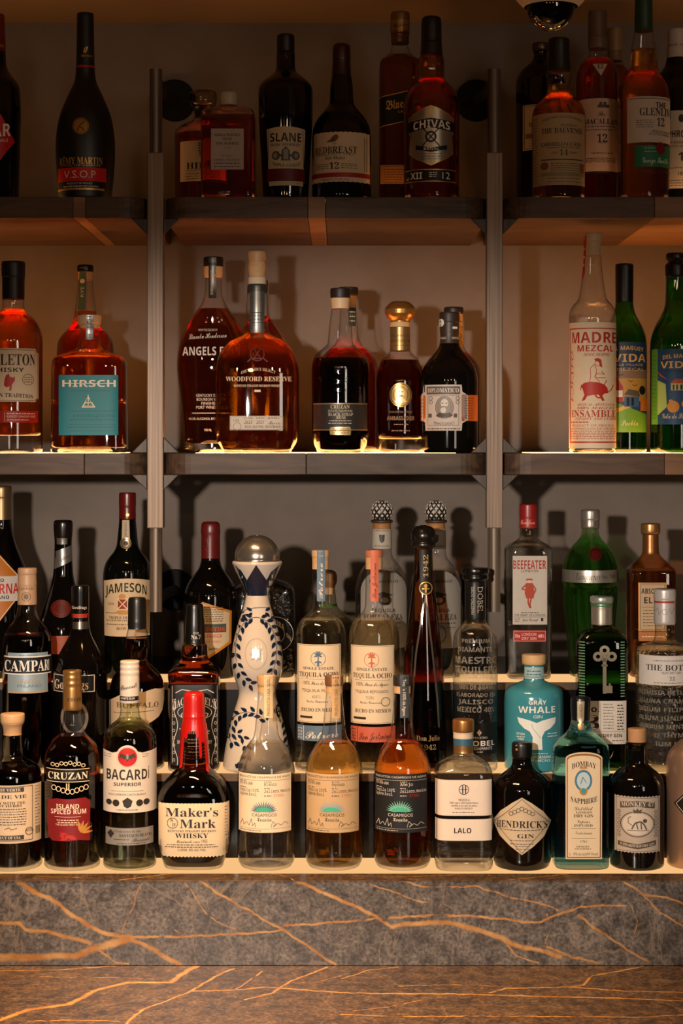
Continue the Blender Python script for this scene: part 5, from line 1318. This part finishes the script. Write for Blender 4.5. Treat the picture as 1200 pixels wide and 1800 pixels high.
b.ink(EMB,[T('b',s,1122,1214,1218 + i * 15,8) for i, s in enumerate(('ARTEMISIA BETULA','CALLUNA CHAMAE','CIRSIUM FILIPEN','GALIUM JUNIPER','LABURNUM MENTHA','MYRRHIS THYMUS','TRIFOLIUM ULEX'))], name='raised_lettering')

# ================================================================ first step
b = Bottle('absinthe_bottle', 'dark absinthe bottle with wooden stopper and cream letterpress label at left edge', 22, 2.90, H1,
  [(1254,20.5),(1256,21.5),(1269,21),(1272,18.5),(1278,16.5),(1290,15.5),(1292,17),(1325,17.5),(1331,20),(1337,31),(1344,43),(1354,50),(1370,52),(1530,52)],
  [(1254,1270,'stopper',WOODCAP),(1270,1291,'cork',pbr('B88E64',.6))], shell=GLASS, liq=(1345,BLACK,1.2,6), soft=8)
b.lab(R(-30,73,1381,1483), paper('CBB396'), [(ink('3A3A40'),[R(-26,42,1385,1393),R(-26,42,1469,1477)]),(ink('D8C6AA'),[T('sb','ABSINTHE VERTE',-24,36,1389,4.5),T('sb','PRODUCT OF USA',-16,36,1473,4.5)]),(ink('2E2822'),[T('sb','EAU DE VIE',-24,46,1401,6),T('sb','BRANDY WITH THE',-24,44,1412,4.5),T('sb','FINEST HERBS',-20,38,1417,4),T('s','60%',45,56,1461,5),O(51,1463,7,1)]+Gs(-24,46,1423,1450,7,1.3)+[Ln([(8,1458),(16,1455),(20,1459),(30,1456)],1)]+Fr(-28,57,1383,1479,1)+Gs(61,70,1386,1452,13,1)+[R(62 + i * 1.8, 62.9 + i * 1.8, 1456, 1470) for i in range(5)])])

b = Bottle('rum_bottle', 'dark spiced rum bottle with red island label and gold screw cap', 127, 2.90, H1,
  [(1178,16),(1180,16.8),(1186,16),(1190,16.8),(1196,16),(1200,17),(1206,16),(1210,16.5),(1247,17),(1248,14.5),(1262,15.5),(1278,18.5),(1287,22),(1296,31),(1306,41),(1318,47.5),(1335,49.5),(1530,49)],
  [(1178,1247.5,'cap',foil('A87E4A'))], shell=GLASS, liq=(1291,DEEP,1,6), soft=9)
b.lab([(84,1407),(83,1440),(85,1472),(92,1479),(118,1479),(140,1477),(158,1480),(158,1410),(150,1403),(120,1405),(100,1404)], ink('7A1A1C'), [(ink('DCC8B0'),[T('b','ISLAND',99,139,1418,8.5),T('b','SPICED RUM',90,151,1427,8.5),T('b','THE ISLAND SPIRIT RUM',98,141,1450,3.5),G(100,139,1442,1.4),G(102,138,1446,1.4),R(96,142,1436,1436.5)]),(ink('B8803C'),[leaf(141,1464,math.radians(a),22,5) for a in (-100,-75,-50,-25,0)]),(ink('B02A28'),[leaf(120,1470,math.radians(a),16,8) for a in (180,150,20,200)]+[C(120,1471,6,3)])])
b.ink(ink('D8C09A'), [R(82,157,1352,1353.2),R(82,157,1374,1375.2)] + sum([O(93 + i * 7.6, 1345 - (4 - abs(i - 3.5)) * 1.2 + (i % 2) * 2, 3.8, 1.2, 3.6, 10) for i in range(8)], []) + sum([O(95 + i * 8, 1384 + (4 - abs(i - 3.5)) * 2.2, 4.5, 1.3, 5, 12) for i in range(8)], []) + [R(116,118,1377,1390),R(120,122,1377,1390)], name='ornament')
b.lab(R(82,157,1353.5,1374), ink('15100D'), [(ink('E6D4BC'),[T('sb','CRUZAN',85,154,1364,12)])], name='band_label')
b.ink(INK,[T('sb','CRUZAN',119,142,1230,6)])

b = Bottle('rum_bottle', 'clear white rum bottle with white label, red bat roundel and white cap', 228, 2.90, H1,
  [(1161,16),(1163,17.3),(1168,16.3),(1172,17.3),(1177,16.3),(1181,17.5),(1187,16.5),(1191,17),(1234,17.5),(1235,16),(1258,17),(1264,21),(1272,32),(1281,41),(1292,46.5),(1312,47.5),(1530,46.5)],
  [(1161,1234.5,'cap',pbr('C9BEB2',.4))], shell=thin_glass('F4F8EC','7A8470'), liq=(1263,liquid((.92,.95,.80), name='clear_white_rum')), soft=9, punt=10)
lab_o = [(182,1320),(182,1429),(275,1429),(275,1320)] + [(265,1322),(250,1324),(243,1322)] + [(224 + 20 * math.cos(t), 1331 - 21 * math.sin(t)) for t in np.linspace(.45, math.pi - .45, 9)] + [(205,1322),(198,1324),(190,1322)]
b.lab(lab_o, paper('D2C4B4'), [(ink('2E2A26'),[T('b','BACARDÍ',188,262,1362,18),T('b','SUPERIOR',200,248,1379,6),T('b','RON SUPERIOR CARTA BLANCA',192,256,1397,3.4),G(205,244,1424,1.2)]+Ln([(196,1391),(252,1391)],.5)+[C(192,1411,5),C(204,1412,6),C(245,1412,6),C(257,1411,5.5),[(215,1408),(224,1402),(233,1408),(230,1418),(224,1421),(218,1418)]]+Gs(183,196,1327,1331,2,.8)+Gs(250,262,1327,1331,2,.8)),
  (ink('C2B6A6'),O(224,1331,19,2)),(ink('B41E18'),[C(224,1331,16.5)]),(ink('3A3634'),[[(224,1325),(221,1328),(212,1324),(209,1333),(214,1331),(217,1335),(221,1333),(224,1340),(227,1333),(231,1335),(234,1331),(239,1333),(236,1324),(227,1328)]]),(ink('8A8480'),[C(224,1330,2,5)])])
b.lab(R(186,269,1456,1486), pbr('9A958E',.35,metal=.35,name='silver_label'), [(ink('2E2A28'),[[(195,1459),(201,1466),(195,1475),(189,1466)],T('sb','SANTIAGO DE CUBA',210,266,1469,5),T('s','ESTABLISHED IN 1862',200,248,1462,3.2),T('sc','Bacardi',232,262,1477,6),G(200,228,1476,1),G(206,258,1483,1)])], name='lower_label')
b.ink(INK,[T('sc','Bacardí',212,240,1207,8,0,0,-6),R(211,243,1224.5,1232)])
b.ink(WHITE,[T('b','WHITE RUM',213,236,1228,4)], off=.0008)

WAX = pbr('B01410', .28, coat=.4, name='red_wax')
b = Bottle('bourbon_bottle', 'square-shouldered bourbon bottle dipped in dripping bright red wax', 341, 2.90, H1,
  [(1216,14),(1219,17.5),(1226,18.5),(1254,19.5),(1258,20.5),(1262,20),(1285,22.5),(1320,25),(1346,27),(1352,31),(1360,41),(1372,52),(1388,60),(1405,63.5),(1440,63.5),(1480,61.5),(1500,57),(1518,52),(1531,47)],
  [(1216,1278,'wax_cap',WAX)], sec=(3.4,.75,1395,40), shell=GLASS, liq=(1302,DEEP,1.5,5), soft=12)
drip = [(322,1276)]
def drips():
    runs = [(-21,60),(-17,75),(-12,22),(-7,12),(0,8),(5,20),(9,56),(13,30),(17,82),(21,70)]
    P = []
    for i, (dx, l) in enumerate(runs):
        P.append([(341+dx-2.6,1274),(341+dx-2.2+dx*.004*l,1278+l-4),(341+dx*(1+.006*l),1278+l),(341+dx+2.2+dx*.004*l,1278+l-4),(341+dx+2.6,1274)])
    P.append([(320,1274),(319,1290),(325,1296),(330,1287),(338,1284),(345,1288),(352,1292),(358,1296),(363,1288),(362,1274)])
    return P
b.patch('wax_drip', drips(), WAX, .0012)
sc = [(279 + i * 124 / 40, 1505 + (i % 2) * 2.2) for i in range(41)]
tp = [(279 + i * 124 / 40, 1413 - (i % 2) * 1.0) for i in range(41)]
b.lab(sc + tp[::-1], paper('D8C09E'), [(ink('2E2634'),[T('sb',"Maker's",291,383,1428,15),T('sb','Mark',316,379,1448,15)]),(INK,[T('sb','WHISKY',308,366,1469,8),T('sb','KENTUCKY STRAIGHT BOURBON',295,379,1461,3.6),T('sc','Handmade since 1953',310,364,1479,5.5),T('sb','1 LITER  45% ALC./VOL.',312,362,1494,4),G(294,378,1485,1.3),G(290,382,1489,1.3),O(303.5,1447,9.5,1),T('sb','S',300,304,1442,6),T('sb','IV',303,310,1450,6)]+Gs(394,399,1420,1470,10,1))])
b.ink(ink('6E6252'),[G(330,352,1300,1.2),G(330,352,1306,1.2),G(330,352,1312,1.2),G(332,350,1322,1.2)])

CAS = [(1187,15.8),(1188,16.5),(1204,16.5),(1205,14.5),(1217,15),(1219,14),(1250,17),(1285,20.5),(1296,23),(1306,31),(1317,39),(1330,45.5),(1348,50),(1375,51),(1500,51),(1516,48),(1530,40)]
for cx, nm, capm, liqm, lbl, ik, strip, place, cls in (
    (468,'clear','WOODCAP',CLEAR,'DCC8AC','2A221C','D0B68E','clear silver tequila bottle with cream label and pale wood stopper, front row','Blanco'),
    (587,'gold','pbr',GOLD,'B99B74','2A1E16','B8946A','golden reposado tequila bottle with tan label and brown wood stopper, front row','Reposado'),
    (707,'dark','BLK',liquid((.80,.22,.02), name='amber_tequila'),'1A1B1D','C9BEB0','3C434A','amber aged tequila bottle with black label and black stopper, front row','Añejo')):
    cm = {'WOODCAP': pbr('BC9468',.5,var=.12,vscale=70), 'pbr': pbr('6E4A30',.5,var=.2,vscale=70), 'BLK': pbr('221C1A',.5)}[capm]
    b = Bottle('tequila_bottle', place, cx, 2.90, H1, CAS, [(1187,1205,'stopper',cm),(1205,1218,'cork',CORK)], shell=GLASS, liq=(1304,liqm,1.2,6), soft=10, punt=6)
    x = cx - 48
    agave = [leaf(cx - 4.5 + 4 * math.cos(math.radians(a)), 1427, math.radians(a), 20, 2.6) for a in range(-174, 0, 12)]
    b.lab(R(x,cx+43,1361,1464), paper(lbl), [(ink(ik),[T('b','PRODUCTOS CASAMIGOS DE AGAVE',x+2,cx+41,1366.5,3.6),R(x+1,cx+42,1372,1372.5),T('mo','00-80-AM',x+3,x+24,1378,4.6),T('mo',cls,x+44,x+66,1379,5),T('mo','Tequila 100%',x+3,x+35,1390,5),T('mo','Agave Azul',x+3,x+31,1397,5),T('mo','Jalisco, Mexico',x+44,cx+41,1391,5),G(x+44,x+58,1374.6,1),G(x+44,x+54,1386,1),G(x+3,x+13,1374.6,1),G(x+3,x+14,1385.5,1),
       T('b','CASAMIGOS',x+23,x+66,1433,5.5),T('fr','Tequila',x+32,x+57,1441,6),Ln([(x+3,1452),(x+7,1442),(x+9,1452),(x+14,1446),(x+18,1452),(x+22,1440),(x+24,1453),(x+28,1447),(x+29,1455)],.7),Ln([(x+56,1455),(x+59,1444),(x+64,1449),(x+60,1454),(x+68,1448),(x+74,1452),(x+80,1446),(x+86,1451)],.7),R(x+2,cx+42,1457,1457.4)]+Gs(x+3,x+40,1460.5,1461,1,1)),
      (ink('B8522C' if cls != 'Añejo' else 'A02A24'),[T('mo','37081',x+60,x+78,1399,4)]),(ink(ik),[G(x+44,x+57,1399,1.2)]),
      (ink('56707E' if cls == 'Blanco' else ('8A9AA0' if cls == 'Reposado' else '6FAE98')),agave),(ink('3FA586'),[[(x+43.5 + 15 * math.cos(t), 1427 - 7.5 * math.sin(t) * (1 + .12 * (i % 2))) for i, t in enumerate(np.linspace(math.pi, 0, 13))]])])
    b.lab([(cx-4,1186.5),(cx-4,1262),(cx+11,1262),(cx+11,1186.5)], paper(strip) if cls != 'Añejo' else ink(strip), [(ink('5A4630') if cls != 'Añejo' else CREAM,[T('b','PRODUCTOS CASAMIGOS' if cls != 'Añejo' else 'Tequila 100% de Agave',cx+1,cx+6,(1194,1258),0,0,1 if cls != 'Añejo' else -1)])], name='neck_strip')

b = Bottle('tequila_bottle', 'clear rounded square tequila bottle with white label and copper cap', 814, 2.90, H1,
  [(1264,18),(1266,19.3),(1285,19.3),(1286,17.5),(1296,18),(1298,17.5),(1309,17.5),(1322,17),(1327,20),(1332,30),(1339,42),(1350,49.5),(1362,51),(1500,51),(1504,49.5,3),(1508,51,3),(1530,49)],
  [(1264,1285.5,'cap',foil('A8743E')),(1285.5,1297,'cork',pbr('C8B49C',.5)),(1297,1309,'neck_band',pbr('2F5870',.4)),(1309,1322,'neck_foil',foil('A87A4A'))], sec=(4.5,1,1352,18), shell=GLASS, liq=(1338,CLEAR,2,14), soft=8)
b.lab(R(765,863.5,1371,1434), paper('D2C3B4'), [(ink('2E2824'),O(815,1388,9,1.2)+[R(812,814,1381,1395),R(817,819,1381,1395),R(808,822,1387,1388),T('sb','TEQUILA',805,825,1406,4),T('sb','100% agave azul tequila blanco',790,840,1411,3),T('sb','distilled in los altos de jalisco',793,838,1416,3),T('sb','MADE IN MEXICO',799,830,1421,3),G(795,833,1428,1.2)])])
b.lab(R(765,863.5,1440,1478), paper('D2C3B4'), [(INK,[T('b','LALO',798,828,1460,9)])], name='lower_label')

b = Bottle('gin_bottle', 'black apothecary gin bottle with cream diamond label', 917, 2.90, H1,
  [(1304,16),(1307,18),(1330,18),(1331,16.5),(1342,17),(1350,21,6),(1358,32),(1367,43),(1378,50),(1392,51.5),(1510,51.5),(1530,45)],
  [(1304,1331,'cap',pbr('0F0B09',.35))], shell=BLK, soft=7)
DM = [(917,1402),(900,1412),(880,1428),(866,1449),(878,1472),(896,1488),(917,1503),(938,1488),(956,1472),(968,1449),(954,1428),(934,1412)]
b.lab(DM, paper('B7A388'), [(ink('1E1814'),[T('sb',"HENDRICK'S",874,961,1451,12,3),T('sb','GIN',909,938,1470,7),G(880,955,1460,1.2),Gs(897,938,1478,1484,2,1.2),Gs(906,930,1488,1493,2,1)]+Ln([(917,1405),(869,1449),(917,1500),(965,1449),(917,1405)],.8)+sum([O(898 + i * 6.3, 1431 - (3 - abs(i - 3)) * 3, 4, 1, 4, 10) for i in range(7)], []))])
b.ink(GOLDINK,[C(908,1318,2),Ln([(906,1312),(909,1310)],1.4)])

b = Bottle('gin_bottle', 'pale blue square gin bottle with arched cream label and black neck', 1020, 2.90, H1,
  [(1225,16.5),(1227,17.5),(1232,18),(1262,16.5),(1266,16.5),(1275,18),(1284,22),(1293,31),(1301,41),(1309,47.5),(1322,49),(1526,48)],
  [(1225,1265,'cap',pbr('0B0C12',.3))], sec=(4.5,.8,1310,14), soft=9)
BLUEGL = pbr('2E7A94', .06, coat=.5, name='blue_tinted_glass')
rows = b.foot_rows(b.crop(1265, b.yb), 6, 4)
link('glass_body', b.lathe('glass_body', rows, lip=.4), BLUE, b.root)
ar = [(994,1510),(1057,1510),(1058,1333)] + [(1026 + 32 * math.cos(t), 1333 - 11 * math.sin(t)) for t in np.linspace(.3, math.pi - .3, 9)] + [(994,1333)]
ar2 = [(996,1508),(1055,1508),(1056,1334)] + [(1026 + 30 * math.cos(t), 1334 - 9.5 * math.sin(t)) for t in np.linspace(.3, math.pi - .3, 9)] + [(996,1334)]
ar3 = [(998,1506),(1053,1506),(1054,1336)] + [(1026 + 28 * math.cos(t), 1336 - 8 * math.sin(t)) for t in np.linspace(.3, math.pi - .3, 9)] + [(998,1336)]
b.lab(ar, paper('CBB698'), [(foil('9A6A34'),[ar2]),(paper('CBB698'),[ar3]),(INK,[T('sb','BOMBAY',1005,1047,1345,9,5),T('sb','SAPPHIRE',1003,1049,1406,9,-5),T('sc','Distilled',1010,1041,1421,6),T('sb','LONDON',1012,1040,1428,3.6),T('sb','DRY GIN',1008,1042,1434,5),T('sc','Vapour',1014,1036,1444,5),T('sb','INFUSED',1009,1041,1451,4),T('sc','10 exotic botanicals',1012,1040,1464,5),T('b','1761',1020,1031,1479,4),T('sb','IMPORTED',1013,1035,1488,2.8),G(1010,1038,1492,1.1),T('b','1L   47% alc./vol.(94° Proof)',1000,1050,1501,5),R(1004,1046,1456,1456.5),R(1004,1046,1473,1473.5)]),
  (ink('3E6E88'),O(1025,1372,15,4,19)),(ink('A8763C'),[[(1018,1351),(1021,1345),(1025,1349),(1029,1345),(1032,1351)],C(1025,1390,7,8)]),(ink('A9BCC4'),[C(1025,1372,11.5,15)]),(ink('2E8A90'),[C(1025,1390,4,5)]),(ink('4E6A78'),[Ln([(1020,1378),(1024,1366),(1030,1376)],1.2)])])
b.lab([(1014,1233),(1014,1266),(1020,1272),(1026,1266),(1027,1233)], foil('C0AE8C'), [(ink('5A4A34'),[T('sb','IMPORTED',1018,1023,(1238,1262),0,0,1)])], name='neck_strip')
b.lab(C(1021,1277,6,7), foil('A87C40'), [(ink('2E7A94'),[C(1021,1277,3.4,4)])], name='neck_jewel')

b = Bottle('gin_bottle', 'small dark brown gin bottle with stamp-edged grey label and cork', 1119, 2.90, H1,
  [(1280,15),(1281,16),(1302,15.5),(1303,15.5),(1304,19.5),(1310,20),(1313,18.5),(1335,18),(1343,19.5),(1350,27),(1358,38),(1368,45.5),(1382,48),(1530,47.5)],
  [(1280,1303,'cork',pbr('AE7E54',.65,var=.15,vscale=150)),(1303,1314,'neck_ring',thin_glass('C8B8A0','5A4A3A',.03))], shell=opaque('080605'), soft=9)
st = [(1080 + i * 79 / 26, 1400 + (i % 2) * 1.8) for i in range(27)] ; sb_ = [(1080 + i * 79 / 26, 1500 - (i % 2) * 1.8) for i in range(27)]
b.lab(st[::-1] + sb_, paper('A8998A'), [(ink('4A4038'),[[(1090,1411),(1120,1408),(1150,1411),(1150,1422),(1120,1418),(1090,1422)],[(1086,1480),(1120,1484),(1152,1478),(1152,1487),(1120,1493),(1086,1488)],O(1120,1449,30,1.6,23)]+sum([O(1088 + (i % 2) * 64, 1428 + (i // 2) * 7, 3, 1, 3, 8) for i in range(14)], [])+Fr(1083,1157,1403,1497,.7)+[[(1114,1430),(1112,1422),(1117,1425),(1120,1421),(1123,1425),(1128,1422),(1126,1430)]]),
  (ink('C0B2A2'),[C(1120,1449,26,19.5),T('sb','MONKEY 47',1092,1148,1414.5,7.5,2),T('sb','SCHWARZWALD DRY GIN',1090,1149,1485.5,4.6,-3)]),(ink('4A4038'),[Ln([(1110,1458),(1116,1447),(1126,1444),(1132,1450),(1136,1459)],2.4),Ln([(1112,1452),(1104,1447),(1104,1438),(1109,1436)],1.2),C(1133,1443,3.6),Ln([(1118,1447),(1121,1458)],2),Ln([(1126,1446),(1127,1458)],2),Ln([(1102,1460),(1140,1460)],1)])])

b = Bottle('gin_bottle', 'rose gold metallic bottle with black diamond emblem cut off at right edge', 1218, 2.905, H1,
  [(1300,22),(1308,30),(1316,38),(1326,44),(1340,47),(1526,46)], [], shell=pbr('B08C74',.32,metal=.7,name='rose_gold_metal'), soft=10)
b.lab([(1212,1385),(1184,1415),(1212,1446),(1240,1415)], ink('15120F'), [(ink('C8B49C'),Ln([(1212,1389),(1188,1415),(1212,1442),(1236,1415),(1212,1389)],1)+[T('sb','6',1205,1219,1415,20)])])

flush_prints()
